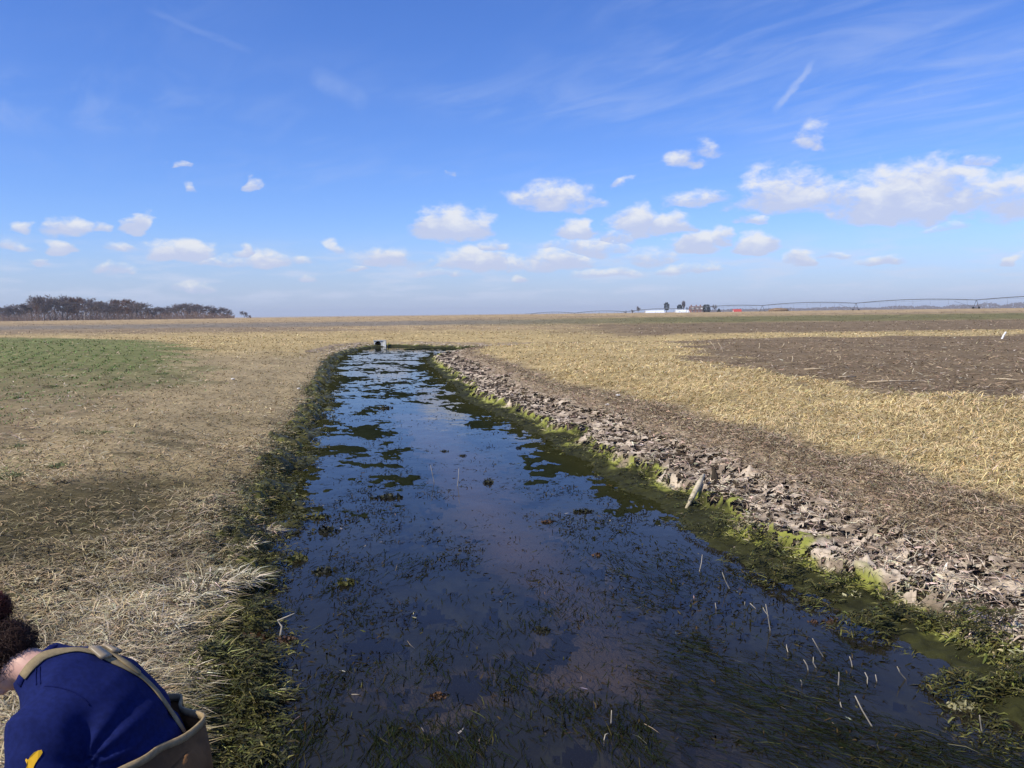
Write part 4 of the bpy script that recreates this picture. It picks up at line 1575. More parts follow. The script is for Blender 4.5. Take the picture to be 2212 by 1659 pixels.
# ------------------------------------------------------------------ culvert at the head of the stream
def build_culvert():
    m_con = plain('weathered_concrete', (.62, .63, .62), .85, .2, 6, .25, .3, 40, col2=(.42, .42, .38))
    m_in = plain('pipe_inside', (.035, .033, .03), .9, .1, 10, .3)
    p = at_z(817, 749, 0.0)
    p.y -= .25
    root = empty('culvert_outlet', (p.x, p.y, -.1))
    tag(root, 'pale concrete culvert end with dark pipe mouth at head of stream', 'culvert')
    x, y, w, h, r = p.x, p.y, .56, .50, .235
    # front slab with a round mouth
    V, F = [], []
    n = 32
    cx, cz = x + .02, .185
    for yy in (y, y + .12):
        for k in range(n):
            a = 2 * math.pi * k / n
            V.append((cx + r * math.cos(a), yy, cz + r * math.sin(a)))
        for k in range(n):
            a = 2 * math.pi * k / n
            c, s = math.cos(a), math.sin(a)
            m = max(abs(c) / (w / 2 + .03), abs(s) / (h / 2 + .03))
            V.append((cx + c / m, yy, cz + s / m))
    for k in range(n):
        k2 = (k + 1) % n
        F += [(k, k2, n + k2, n + k), (2 * n + k2, 2 * n + k, 3 * n + k, 3 * n + k2), (n + k, n + k2, 3 * n + k2, 3 * n + k), (k2, k, 2 * n + k, 2 * n + k2)]
    mk('headwall', (V, F), m_con, root, False)
    mk('cap', box((cx + .14, y + .10, cz + h / 2 + .045), (w + .40, .30, .05)), m_con, root, False)
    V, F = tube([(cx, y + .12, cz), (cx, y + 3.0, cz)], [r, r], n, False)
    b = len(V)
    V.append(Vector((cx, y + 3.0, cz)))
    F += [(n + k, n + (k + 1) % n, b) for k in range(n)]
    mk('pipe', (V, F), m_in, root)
    x1 = cx + w / 2 + .03
    V = [(x1, y + .02, -.1), (x1 + .30, y - .10, -.1), (x1 + .30, y - .10, .43), (x1, y + .02, .45), (x1 + .02, y + .16, -.1), (x1 + .32, y + .04, -.1), (x1 + .32, y + .04, .43), (x1 + .02, y + .16, .45)]
    F = [(0, 1, 2, 3), (5, 4, 7, 6), (0, 3, 7, 4), (1, 5, 6, 2), (3, 2, 6, 7), (0, 4, 5, 1)]
    mk('wing_wall', (V, F), m_con, root, False)
    o = mk('wooden_stake', tube([(x1 + .42, y - .16, -.05), (x1 + .55, y - .12, .40)], [.045, .02], 7), plain('mossy_wood', (.20, .17, .07), .9, .2, 8, .4))
    tag(o, 'short mossy stake leaning beside the concrete culvert', 'stake')


build_culvert()


# ------------------------------------------------------------------ loose things on the banks and in the stream
def tuft(name, p, n, L, wd, cols, spread, mat, lean=(0.0, 0.0), elv=(25, 80), seed=1):
    global rng
    keep = rng
    rng = np.random.default_rng(seed)
    a = rng.uniform(0, 6.283, n)
    rr = np.sqrt(rng.uniform(0, 1, n)) * spread
    P = np.stack([rr * np.cos(a), rr * np.sin(a), np.full(n, -.015)], 1)
    az = a + rng.normal(0, .7, n)
    if lean[1]:
        az = np.where(rng.uniform(size=n) < lean[1], rng.normal(lean[0], .5, n), az)
    el = np.radians(rng.uniform(elv[0], elv[1], n))
    cols = np.array(cols)
    c = cols[rng.integers(0, len(cols), n)]
    LL = rng.uniform(.5, 1.15, n) * L
    o = blades(name, P, az, LL, np.full(n, wd) * rng.uniform(.6, 1.2, n), el, np.sin(el) * rng.uniform(.35, 1.05, n), jitter(c, .18), mat, None, None, kind=None, twist=1.0)
    o.location = p
    rng = keep
    return o


PALE = [(.54, .46, .32), (.46, .385, .25), (.62, .55, .42), (.33, .27, .16)]
LIMEY = [(.38, .38, .14), (.30, .33, .09), (.48, .44, .26), (.22, .24, .06)]
for i, (px, py, L, sp, c, lab) in enumerate([
        (440, 1275, .34, .14, PALE, 'big bleached grass tuft drooping over the waterline, tallest of its bank'),
        (505, 1262, .30, .10, PALE, 'bleached grass tuft arching out over the dark stream edge'),
        (395, 1300, .26, .13, PALE, 'bleached tangled tuft just behind the drooping tall tuft'),
        (330, 1360, .20, .15, PALE, 'low bleached tuft between the person and the drooping tufts'),
        (425, 1440, .22, .14, LIMEY, 'yellow green grass tuft at the waterline behind the waders'),
        (480, 1480, .20, .12, LIMEY, 'yellow green tuft half in the water past the waders'),
        (540, 1505, .17, .10, LIMEY, 'small yellow green tuft standing out in the shallow water'),
        (370, 1460, .18, .14, PALE, 'bleached tuft right behind the blue shirt'),
        (575, 1150, .16, .10, PALE, 'pale tuft on a lobe of the grassy shore'),
        (520, 1180, .18, .12, PALE, 'pale matted tuft above the olive algae shelf')]):
    p = hit(px, py)
    o = tuft('grass_tuft', (p.x, p.y, max(0, p.z) + .01), 320, L * 1.25, .008, c, sp * 1.2, M_BLADE, (-.4, .55), (20, 75), 100 + i)
    tag(o, lab, 'grass tuft', 'grass tufts on the grassy bank')
GRN = [(.075, .12, .028), (.11, .15, .04), (.18, .18, .07), (.05, .09, .02)]
for i, (px, py, L, sp, lab) in enumerate([
        (200, 935, .13, .26, 'wide green weed patch on the bare trodden bank'),
        (12, 1030, .16, .14, 'dark green weed clump at the mossy hollow'),
        (110, 1005, .09, .16, 'thin greyish green weed clump near the mossy hollow'),
        (105, 835, .15, .22, 'darkest green clump at the edge of the wheat'),
        (345, 808, .15, .24, 'loose green weeds at the wheat corner nearest the stream'),
        (15, 965, .12, .22, 'yellowish green weed clump among reddish litter'),
        (275, 935, .07, .10, 'tiny green sprig on the trodden bank beside the weed patch'),
        (240, 880, .07, .12, 'tiny green sprig between the wheat and the weed patch')]):
    p = hit(px, py)
    o = tuft('green_weed', p, 260, L, .009, GRN, sp, M_GREEN, (0, 0), (15, 70), 200 + i)
    tag(o, lab, 'weed', 'green weeds on the left field edge' if False else 'green weeds at the wheat edge')

m_reed = plain('bleached_reed', (.36, .315, .24), .7, .3, 20, .2)
REEDS = [(1576, 1272, 1560, 1236), (1664, 1362, 1654, 1305), (1780, 1421, 1755, 1379), (1763, 1442, 1757, 1419), (1746, 1448, 1736, 1425), (1811, 1480, 1812, 1452),
         (1894, 1471, 1891, 1457), (1732, 1480, 1729, 1469), (1957, 1467, 1938, 1440), (1883, 1568, 1847, 1503), (1818, 1528, 1815, 1516), (1614, 1314, 1609, 1300),
         (1632, 1314, 1620, 1303), (1547, 1314, 1545, 1302), (1511, 1234, 1517, 1198), (1320, 1562, 1321, 1534), (1305, 1598, 1314, 1584), (2121, 1579, 2116, 1545),
         (938, 1042, 930, 1005), (988, 1050, 991, 1012), (1702, 1408, 1699, 1392), (1841, 1440, 1835, 1418), (1873, 1478, 1868, 1452), (1660, 1330, 1648, 1312)]
for i, (bx, by, tx, ty) in enumerate(REEDS):
    b = at_z(bx, by, 0.0)
    top = at_depth(tx, ty, b.y + random.uniform(-.05, .05))
    d = top - b
    mid = b + d * .5 + Vector((random.uniform(-.012, .012), 0, random.uniform(-.005, .012)))
    low = b - Vector((d.x * .3, d.y * .3, .12))
    r = .0045 if d.length > .08 else .0038
    o = mk('reed_stem', tube([low, b, mid, top], [r, r, r * .9, r * .6], 6), m_reed, None)
    c = b.copy()
    for v in o.data.vertices:
        v.co = v.co - c
    o.location = c
    long_ = d.length > .17
    if bx < 1000:
        tag(o, 'dark thin dead stem standing in mid stream', 'reed stem', 'dead stems in mid stream')
    elif bx < 1400:
        tag(o, 'bleached reed stem by the open muddy water', 'reed stem', 'reed stems by the open water')
    elif long_:
        tag(o, 'long bleached reed stem leaning out of the weed bed', 'reed stem', 'long reed stems in the weed bed')
    else:
        tag(o, 'short bleached reed stub just breaking the weed bed surface', 'reed stem', 'short reed stubs in the weed bed')

tw = [at_z(608, 1382, -.05), at_z(606, 1372, 0.02), at_depth(609, 1353, at_z(606, 1372, 0).y), at_depth(600, 1340, at_z(606, 1372, 0).y), at_depth(618, 1333, at_z(606, 1372, 0).y), at_depth(636, 1325, at_z(606, 1372, 0).y)]
o = mk('bent_twig', tube(tw, [.009, .009, .008, .006, .005, .003], 7), m_reed)
tag(o, 'pale sharply bent twig sticking up from the shallows', 'twig')


def clump(name, p, rad, hgt, mat, seed, col, n=70):
    """ragged heap: overlapping curled flakes over a low lump"""
    g = np.random.default_rng(seed)
    V, F, K = [], [], []
    for i in range(n):
        a, q = g.uniform(0, 6.283), math.sqrt(g.uniform(0, 1))
        lob = 1 + .28 * math.sin(2 * a + seed) + .18 * math.sin(5 * a + seed * 2)
        x, y = math.cos(a) * q * rad * lob * 1.1, math.sin(a) * q * rad * lob * .7
        z = hgt * (1 - q * q) * g.uniform(.1, 1.1)
        s = rad * g.uniform(.12, .5)
        d = Vector(g.normal(0, 1, 3)); d.z = abs(d.z) * .6; d.normalize()
        e = d.cross(Vector(g.normal(0, 1, 3))).normalized()
        c = Vector((x, y, z))
        o = len(V)
        V += [c - d * s * .5, c + e * s * .35, c + d * s * .6 + Vector((0, 0, s * .2)), c - e * s * .35]
        F += [(o, o + 1, o + 2), (o, o + 2, o + 3)]
        k = np.array(col) * g.uniform(.4, 1.7)
        K += [k] * 4
    base, bf = ellipsoid((0, 0, -.01), (Vector((rad * .75, 0, 0)), Vector((0, rad * .48, 0)), Vector((0, 0, hgt * .6))), 10, 6)
    o = len(V)
    for v in base:
        V.append(v + Vector(g.normal(0, rad * .07, 3)))
        K.append(np.array(col) * .6)
    F += [tuple(i + o for i in q) for q in bf]
    tri = np.array([q for q in F if len(q) == 3]); quad = np.array([q for q in F if len(q) == 4])
    ob = mesh_np(name, np.array([tuple(v) for v in V]), [tri, quad], mat, np.array(K))
    ob.location = p
    return ob


DK, OL, BR, PL = (.022, .022, .008), (.075, .072, .015), (.07, .035, .015), (.34, .31, .17)
for i, (px, py, r, h, c, lab) in enumerate([
        (1055, 1043, .085, .07, DK, 'pointed black algae clump alone in open water'),
        (832, 882, .16, .06, DK, 'wide dark algae clump in the mid stream narrows'),
        (690, 1118, .11, .06, OL, 'olive algae clump off the pale shore lobe'),
        (702, 1148, .12, .06, DK, 'dark algae heap below the olive clump off the shore lobe'),
        (838, 1075, .17, .035, DK, 'flat dark algae raft with ragged edges'),
        (645, 1120, .09, .04, OL, 'olive algae clump hugging the grassy shore'),
        (640, 1210, .13, .06, OL, 'olive algae heap in the shallows under the drooping tufts'),
        (700, 1235, .10, .05, DK, 'dark algae heap out from the drooping tufts'),
        (745, 1262, .10, .05, OL, 'olive sloping algae slab in shallow water'),
        (570, 1330, .12, .05, OL, 'olive algae heap by the bent twig'),
        (545, 1385, .11, .05, BR, 'brown algae heap beneath the bent twig'),
        (620, 1385, .08, .04, BR, 'brown curled leaves floating past the bent twig'),
        (1170, 1362, .07, .03, DK, 'dark leafy bits beside the muddy channel'),
        (1182, 1128, .07, .02, BR, 'reddish brown leaf scrap on open water'),
        (1290, 1200, .05, .025, BR, 'reddish brown scrap at the weed bed corner'),
        (1260, 1105, .10, .03, DK, 'dark weed tangle before the weed bed'),
        (1796, 1346, .06, .05, BR, 'brown knobbly clump off the algae bank'),
        (1762, 1345, .04, .03, BR, 'small brown knob beside the knobbly clump'),
        (1705, 1232, .13, .05, PL, 'pale curled algae flakes in the green shallows'),
        (1842, 1298, .12, .08, PL, 'pale upright algae flakes by the bank foot'),
        (2085, 1525, .10, .03, PL, 'pale muddy clump at the outer shallows'),
        (870, 826, .14, .05, DK, 'low dark algae clump near the stream bend'),
        (735, 815, .16, .09, OL, 'olive sprig clump standing by the upper shore'),
        (1000, 985, .06, .03, DK, 'small dark knob on the reflecting water'),
        (960, 975, .07, .02, DK, 'thin dark scrap on the reflecting water'),
        (1120, 968, .06, .04, DK, 'dark knob just off the green bank'),
        (945, 1505, .06, .02, BR, 'brown scrap with bright specks in the near shallows')]):
    p = at_z(px, py, 0.0)
    o = clump('algae_clump', (p.x, p.y, .0), r, h, M_WET, 300 + i, c)
    tag(o, lab, 'algae clump', 'algae clumps in the stream')
p = at_z(1316, 1050, 0)
o = clump('fallen_leaf', (p.x, p.y, .004), .045, .015, M_BLADE, 390, (.42, .19, .05), 14)
tag(o, 'orange dead leaf floating near the green bank', 'leaf')

# driftwood lodged in the right bank
b, tpt = hit(1482, 1100), hit(1520, 1052)
b = Vector((b.x, b.y, b.z + .01)); tpt = Vector((tpt.x, tpt.y, tpt.z + .16))
m_drift = plain('bleached_mossy_wood', (.66, .55, .38), .85, .2, 14, .2, .8, 60, col2=(.40, .33, .19))
o = mk('driftwood', tube([b, b.lerp(tpt, .3) + Vector((.01, 0, .01)), b.lerp(tpt, .7), tpt], [.015, .034, .036, .022], 9), m_drift)
tag(o, 'broken bleached driftwood stub leaning on the algae bank', 'driftwood')
p = hit(1545, 1040)
o = mk('mud_spike', join([tube([(p.x, p.y, p.z - .05), (p.x - .01, p.y, p.z + .08), (p.x - .03, p.y, p.z + .22)], [.07, .045, .004], 7)]), plain('dark_peat', (.06, .045, .03), .9, .2, 9, .3, .5, 40), None, False)
tag(o, 'dark pointed peat spike behind the driftwood stub', 'peat spike')

m_stone = plain('pale_stone', (.62, .58, .52), .8, .3, 10, .2, .3, 40)
for i, (px, py, s, lab) in enumerate([(645, 841, .05, 'white pebble caught in the olive algae shelf'), (503, 821, .06, 'pale stone on the bare bank near the wheat'),
                                      (1335, 857, .06, 'white stone between dried algae and straw grass'), (1312, 877, .05, 'small pale stone below the white stone')]):
    p = hit(px, py)
    V, F = ellipsoid((0, 0, 0), (Vector((s, 0, 0)), Vector((0, s * .8, 0)), Vector((0, 0, s * .6))), 10, 7)
    g = np.random.default_rng(40 + i)
    V = [v * (1 + g.normal(0, .07)) for v in V]
    o = mk('stone', (V, F), m_stone)
    o.location = (p.x, p.y, p.z + s * .45)
    tag(o, lab, 'stone', 'loose stones')

# maize stalks left on the tilled field
m_stalk = plain('maize_stalk', (.56, .46, .32), .8, .2, 12, .2, col2=(.40, .30, .18))
m_white = plain('white_paint', (.80, .79, .76), .6, .4, 12, .06)
for i, (bx, by, tx, ty, lab) in enumerate([
        (1547, 757, 1534, 738, 'leaning broken maize stalk, first of a crossed pair'), (1562, 760, 1551, 740, 'leaning broken maize stalk, thicker of a crossed pair'),
        (1711, 781, 1711, 769, 'upright maize stub alone on the tilled soil'), (1814, 778, 1814, 769, 'short upright maize stub by pale litter'),
        (1690, 749, 1694, 740, 'slanted maize stub on the tilled ridge'), (1640, 752, 1640, 741, 'upright maize stub with split top')]):
    b = hit(bx, by)
    t_ = at_depth(tx, ty, b.y)
    q = b.lerp(t_, .55) + Vector((.03, 0, .01))
    o = mk('maize_stalk', tube([b - Vector((0, 0, .05)), b, q, t_], [.022, .022, .020, .014], 7), m_stalk)
    tag(o, lab, 'maize stalk', 'maize stalks standing on the tilled field')
for i, (ax, ay, bx, by, lab) in enumerate([
        (1873, 830, 1976, 828, 'long pale maize stalk lying where straw meets soil'), (1812, 819, 1850, 818, 'thin maize stalk lying at the straw edge'),
        (2148, 823, 2198, 826, 'pale maize stalk lying on dark soil'), (1736, 802, 1780, 801, 'short maize stalk lying near the straw corner')]):
    a, b = hit(ax, ay), hit(bx, by)
    L = a.lerp(b, .5)
    o = mk('maize_stalk', tube([a + Vector((0, 0, .05)), L + Vector((0, .03, .06)), b + Vector((0, 0, .05))], [.018, .022, .014], 7), m_stalk)
    tag(o, lab, 'maize stalk', 'maize stalks lying on the tilled field')
b = hit(2163, 732); t_ = at_depth(2173, 717, b.y)
o = mk('marker_stake', tube([b - Vector((0, 0, .1)), b.lerp(t_, .5), t_], [.05, .05, .045], 6), m_white, None, False)
tag(o, 'white painted marker stake leaning in the tilled field', 'stake')


# ------------------------------------------------------------------ irrigation rig across the far field
def build_rig():
    m_st = plain('galvanised_steel', (.10, .105, .115), .6, .3, 2, .2)
    m_ty = plain('tyre_rubber', (.03, .03, .03), .9, .2, 3, .2)
    k = np.arange(-1, 7)
    Y = 331 * (1 + .142 * k); X = 331 * (.559 - .0857 * k)
    tops = np.interp(k, [-1, 0, 1, 2, 3, 4, 5, 6], [6.1, 5.7, 5.3, 5.0, 3.7, 2.7, 2.15, 2.0])
    root = empty('irrigation_rig', (X[1], Y[1], hz(X[1], Y[1])))
    tag(root, 'long arched irrigation rig on wheeled towers along the horizon', 'irrigation rig')
    u = Vector((X[1] - X[2], Y[1] - Y[2], 0)).normalized(); v = Vector((-u.y, u.x, 0))
    for i in range(len(k)):
        p = Vector((X[i], Y[i], tops[i]))
        g = hz(X[i], Y[i])
        parts = []
        for s in (-1, 1):
            parts.append(tube([p + u * .0 + v * (.12 * s), Vector((p.x, p.y, g + .6)) + v * (1.9 * s)], [.09, .09], 5))
        parts.append(tube([Vector((p.x, p.y, g + .6)) - v * 2.1, Vector((p.x, p.y, g + .6)) + v * 2.1], [.10, .10], 5))
        parts.append(tube([Vector((p.x, p.y, g + .8)) - v * .4, p - u * 9 + Vector((0, 0, -.4))], [.07, .05], 5))
        tw_ = mk('tower', join(parts), m_st, root)
        for s in (-1, 1):
            c = Vector((p.x, p.y, g + .6)) + v * (2.1 * s)
            mk('wheel', tube([c - u * .16, c + u * .16], [.6, .6], 16), m_ty, tw_)
    for i in range(len(k) - 1):
        a, b = Vector((X[i], Y[i], tops[i])), Vector((X[i + 1], Y[i + 1], tops[i + 1]))
        n = 14
        pts = [a.lerp(b, j / n) + Vector((0, 0, .95 * 4 * (j / n) * (1 - j / n))) for j in range(n + 1)]
        mk('span_pipe', tube(pts, [.17] * (n + 1), 6), m_st, root)
        rods = []
        for s in (-1, 1):
            low = [q + v * (.45 * s) - Vector((0, 0, .75 * math.sin(math.pi * j / n))) for j, q in enumerate(pts)]
            rods.append(tube(low, [.02] * (n + 1), 4))
        for j in range(2, n - 1, 2):
            for s in (-1, 1):
                rods.append(tube([pts[j], pts[j] + v * (.45 * s) - Vector((0, 0, .75 * math.sin(math.pi * j / n)))], [.02, .02], 4))
        mk('truss', join(rods), m_st, root)
        for j in (1, 3, 5, 7, 9, 11, 13):
            mk('drop_hose', tube([pts[j], pts[j] + u * .3 - Vector((0, 0, 1.0)), pts[j] + u * .3 - Vector((0, 0, 2.2))], [.025, .025, .04], 4), m_st, root)
    e = Vector((X[-1], Y[-1], tops[-1]))
    mk('end_boom', tube([e, e - u * 8 + Vector((0, 0, .5))], [.1, .08], 6), m_st, root)


build_rig()


# ------------------------------------------------------------------ farmstead beyond the field
def gable(name, px0, px1, ridge_py, D, depth, rise, wall_mat, roof_mat, label, cat='building', over=.3, face=0.0):
    a, b = at_depth(px0, ridge_py, D), at_depth(px1, ridge_py, D)
    cx, w, zr = (a.x + b.x) / 2, abs(b.x - a.x), a.z
    g = min(hz(cx, D), zr - rise - 2.4)
    root = empty(name, (cx, D, g))
    tag(root, label, cat)
    ze = zr - rise
    y0, y1 = D - depth / 2, D + depth / 2
    x0, x1 = cx - w / 2 + over, cx + w / 2 - over
    V = [(x0, y0, g), (x1, y0, g), (x1, y1, g), (x0, y1, g), (x0, y0, ze), (x1, y0, ze), (x1, y1, ze), (x0, y1, ze), (x0, D, zr - .12), (x1, D, zr - .12)]
    F = [(0, 1, 5, 4), (2, 3, 7, 6), (3, 0, 4, 8, 7), (1, 2, 6, 9, 5)]
    mk('wall', (V, F), wall_mat, root, False)
    e = .35
    V = [(cx - w / 2, y0 - e, ze - .1), (cx + w / 2, y0 - e, ze - .1), (cx + w / 2, D, zr), (cx - w / 2, D, zr), (cx - w / 2, y1 + e, ze - .1), (cx + w / 2, y1 + e, ze - .1)]
    F = [(0, 1, 2, 3), (3, 2, 5, 4)]
    rf = mk('roof', (V, F), roof_mat, root, False)
    rf.modifiers.new('t', 'SOLIDIFY').thickness = .18
    return root, rf, (cx, w, y0, ze, zr, g)


m_wht = plain('white_metal_roof', (.78, .79, .80), .5, .4, .3, .06)
m_wwall = plain('white_siding', (.74, .74, .72), .7, .3, .5, .08)
m_brick = plain('red_brick', (.30, .15, .11), .85, .2, 1.5, .25)
m_dkroof = plain('brown_shingle', (.17, .12, .10), .9, .2, 1.5, .25)
m_red = plain('red_metal_roof', (.48, .06, .04), .5, .4, .5, .12)
m_glass = plain('window_glass', (.05, .06, .08), .15, .6, 1, .1)
m_dark = plain('dark_door_shade', (.03, .028, .025), .9, .1, 1, .2)  # barn door colour, and painted shade for the shed's open front
root, rf, g_ = gable('long_shed', 1394, 1434, 670.5, 700, 13, 2.6, m_wwall, m_wht, 'long low shed with white metal roof left of the pines')
root, rf, g_ = gable('metal_barn', 1459, 1487, 669, 720, 14, 3.2, m_wwall, m_wht, 'white roofed metal barn right next to the brick house')
cx, w, y0, ze, zr, g = g_
mk('barn_door', box((cx + 2, y0 - .04, (g + ze) / 2), (3.2, .08, ze - g - .4)), m_dark, root, False)
root, rf, g_ = gable('brick_farmhouse', 1489, 1519, 661.5, 780, 9, 3.4, m_brick, m_dkroof, 'brick farmhouse with steep brown roof and chimneys')
cx, w, y0, ze, zr, g = g_
for dx in (-.36, .0, .30):
    mk('chimney', box((cx + dx * w, 780 + .2, zr + .3), (1.0, .9, 1.9)), m_brick, rf, False)
for dx in (-.3, .02, .33):
    dm = mk('dormer', box((cx + dx * w, y0 + 1.6, ze + 1.3), (1.6, 2.4, 1.5)), m_wwall, rf, False)
for dx in (-.35, -.12, .12, .35):
    wn_ = mk('window', box((cx + dx * w, y0 - .03, ze - 1.4), (1.1, .1, 1.5)), m_wwall, root, False)
    mk('pane', box((cx + dx * w, y0 - .07, ze - 1.4), (.85, .06, 1.25)), m_glass, wn_, False)
root, rf, g_ = gable('open_shed', 1583, 1601, 668, 640, 5, 1.9, m_wwall, m_red, 'small white shed with red roof and dark open front')
cx, w, y0, ze, zr, g = g_
mk('front_shade_panel', box((cx + .8, y0 - .05, (g + ze) / 2 + .3), (w * .55, .1, ze - g - .9)), m_dark, root, False)  # flat dark slab on the wall stands for shade inside the front
p = at_depth(3018 * .5575, 669, 500)
V, F = ellipsoid((0, 0, 0), (Vector((6, 0, 0)), Vector((0, 3, 0)), Vector((0, 0, 1.6))), 16, 8)
g = np.random.default_rng(5)
o = mk('straw_heap', ([v * (1 + g.normal(0, .06)) for v in V], F), plain('old_straw', (.22, .15, .09), .95, .1, 1, .3))
o.location = (p.x, 500, p.z - .5)
tag(o, 'low brown straw heap beneath the irrigation rig', 'straw heap')


# ------------------------------------------------------------------ trees
m_bark = plain('grey_bark', (.135, .115, .105), .9, .1, 1.2, .25)
m_twig = plain('twigs', (.20, .165, .155), .95, .05, .6, .25)
m_twig2 = plain('russet_twigs', (.20, .115, .075), .95, .05, .6, .25)
m_twig3 = plain('brush_twigs', (.17, .135, .12), .95, .05, .15, .25, col2=(.20, .125, .085))
m_pale = plain('pale_bark', (.50, .46, .42), .8, .2, 1, .15)
m_need = plain('dark_needles', (.022, .030, .020), .9, .1, 1.5, .35)


def bare_tree(name, h, w, seed, mt=None, dens=1.0, low=.12):
    """trunk with limbs, and a crown of fine branching twigs; unit: metres, base at the origin"""
    g = np.random.default_rng(seed)
    root = empty(name, (0, 0, 0))
    parts, tips = [], []
    def grow(p, d, L, r, lev):
        n = 3
        pts = [p]
        dd = d.copy()
        for i in range(n):
            dd = (dd + Vector(g.normal(0, .13, 3)) + Vector((0, 0, .06))).normalized()
            pts.append(pts[-1] + dd * (L / n))
        if lev < 3:
            parts.append(tube(pts, [r, r * .85, r * .7, r * .5], 5 if lev < 2 else 3, False))
        if lev >= 2:
            tips.append((pts[1], dd, L)); tips.append((pts[-1], dd, L))
        if lev < 4:
            m = 3 if lev else 5
            for i in range(m):
                a = g.uniform(0, 6.283)
                o = dd.orthogonal().normalized()
                o = Matrix.Rotation(a, 3, dd) @ o
                q = (dd * g.uniform(.5, .9) + o * g.uniform(.5, .95)).normalized()
                at = pts[1 + int(g.integers(0, 3))] if lev else pts[2 if i < 2 else 3]
                grow(at, q, L * g.uniform(.55, .75), r * .5, lev + 1)
    grow(Vector((0, 0, 0)), Vector((0, 0, 1)), .38, .022, 0)
    zs = max(t[0].z for t in tips) + .04
    xs = max(max(abs(t[0].x), abs(t[0].y)) for t in tips) + .02
    sx, sz = w / 2 / xs, h / zs
    V, F = join(parts)
    V = [Vector((v[0] * sx, v[1] * sx, v[2] * sz)) for v in V]
    mk('trunk', (V, F), m_bark, root)
    V, F = [], []
    for p, d, L in tips:
        for i in range(max(1, int(9 * dens))):
            q = Vector((p.x * sx, p.y * sx, p.z * sz))
            t = (d + Vector(g.normal(0, .55, 3)) + Vector((0, 0, .25))).normalized() * (h * g.uniform(.05, .11))
            s = t.cross(Vector(g.normal(0, 1, 3))).normalized() * (h * .0045)
            o = len(V)
            V += [q - s, q + s, q + t]
            F.append((o, o + 1, o + 2))
    mk('crown', (V, F), mt or m_twig, root)
    return root


def evergreen(name, h, w, seed, shape):
    g = np.random.default_rng(seed)
    root = empty(name, (0, 0, 0))
    mk('trunk', tube([(0, 0, 0), (0, 0, h * .5), (0, 0, h * .95)], [h * .03, h * .02, h * .006], 6), m_bark, root)
    V, F = [], []
    for i in range(1500):
        u = g.uniform(0, 1)
        if shape == 'cone':
            z = u; r = (1 - u) * .5 * w + .04 * w
        elif shape == 'round':
            z = .02 + .97 * u; r = .5 * w * math.sqrt(max(0, 1 - (2 * abs(z - .45) / 1.15) ** 2.6))
        else:                                            # tufted pine: separate plates
            k = g.integers(0, 5)
            cz = (.34, .52, .66, .80, .93)[k]
            z = cz + g.normal(0, .035); r = (.30, .46, .50, .42, .24)[k] * w * (.8 + .2 * math.sin(k * 3))
        a = g.uniform(0, 6.283); q = math.sqrt(g.uniform(.15, 1))
        r *= .85 + .3 * vnoise(np.array([a * 2]), np.array([z * 6]), seed)[0]
        p = Vector((math.cos(a) * r * q, math.sin(a) * r * q, z * h))
        t = Vector((math.cos(a), math.sin(a), g.normal(.1, .5))).normalized() * (w * .10)
        s = t.cross(Vector(g.normal(0, 1, 3))).normalized() * (w * .035)
        o = len(V)
        V += [p - s, p + s, p + t]
        F.append((o, o + 1, o + 2))
    mk('crown', (V, F), m_need, root)
    return root


def put(o, px, top_py, D, base=None, width=None):
    """stand a unit-high tree so that its top is seen at that height"""
    t_ = at_depth(px, top_py, D)
    g = hz(t_.x, D) if base is None else base
    g = min(g, t_.z - 1.0)
    h = t_.z - g
    o.location = (t_.x, D, g)
    o.scale = (h * (width or 1), h * (width or 1), h)
    return h


protos = [bare_tree('bare_tree', 1.0, (.85, .95, .75, 1.0)[i], 50 + i, (m_twig, m_twig, m_twig2, m_twig)[i]) for i in range(4)]
SIL = [(-60, 668), (0, 662), (28, 659), (63, 646), (90, 638), (106, 635), (122, 638), (136, 646), (156, 642), (186, 641), (205, 645), (217, 650), (244, 646), (267, 647), (295, 646), (315, 657),
       (335, 664), (358, 662), (388, 654), (416, 654), (443, 659), (466, 662), (494, 667.5), (506, 675), (527, 672.5), (539, 680)]
sx_, sy_ = [s[0] for s in SIL], [s[1] for s in SIL]
used = [False] * 4
n_tr = 0
for px in list(np.arange(-70, 500, 12.5)) + [527, 538]:
    kind = [0, 1, 3, 0, 1, 2, 3][n_tr % 7]
    if 225 < px < 280 and n_tr % 2:
        kind = 2
    top = float(np.interp(px, sx_, sy_)) + random.uniform(-1.0, 2.5)
    D = 520 + random.uniform(-12, 40) + (30 if px > 330 else 0)
    o = protos[kind] if not used[kind] else copy_tree(protos[kind])
    used[kind] = True
    put(o, px, top, D, None, random.uniform(1.15, 1.7))
    o.rotation_euler = (0, 0, random.uniform(0, 6.28))
    if px < 325:
        tag(o, 'russet bare tree in the tall wood beyond the stubble' if kind == 2 else 'grey bare tree in the tall wood beyond the stubble', 'tree', 'russet trees of the tall wood' if kind == 2 else 'grey trees of the tall wood')
    elif px > 515:
        tag(o, 'small lone bare sapling past the end of the wood', 'tree', 'saplings at the end of the wood')
    else:
        tag(o, 'russet bare tree in the low tapering end of the wood' if kind == 2 else 'grey bare tree in the low tapering end of the wood', 'tree', 'russet trees of the low wood' if kind == 2 else 'grey trees of the low wood')
    n_tr += 1
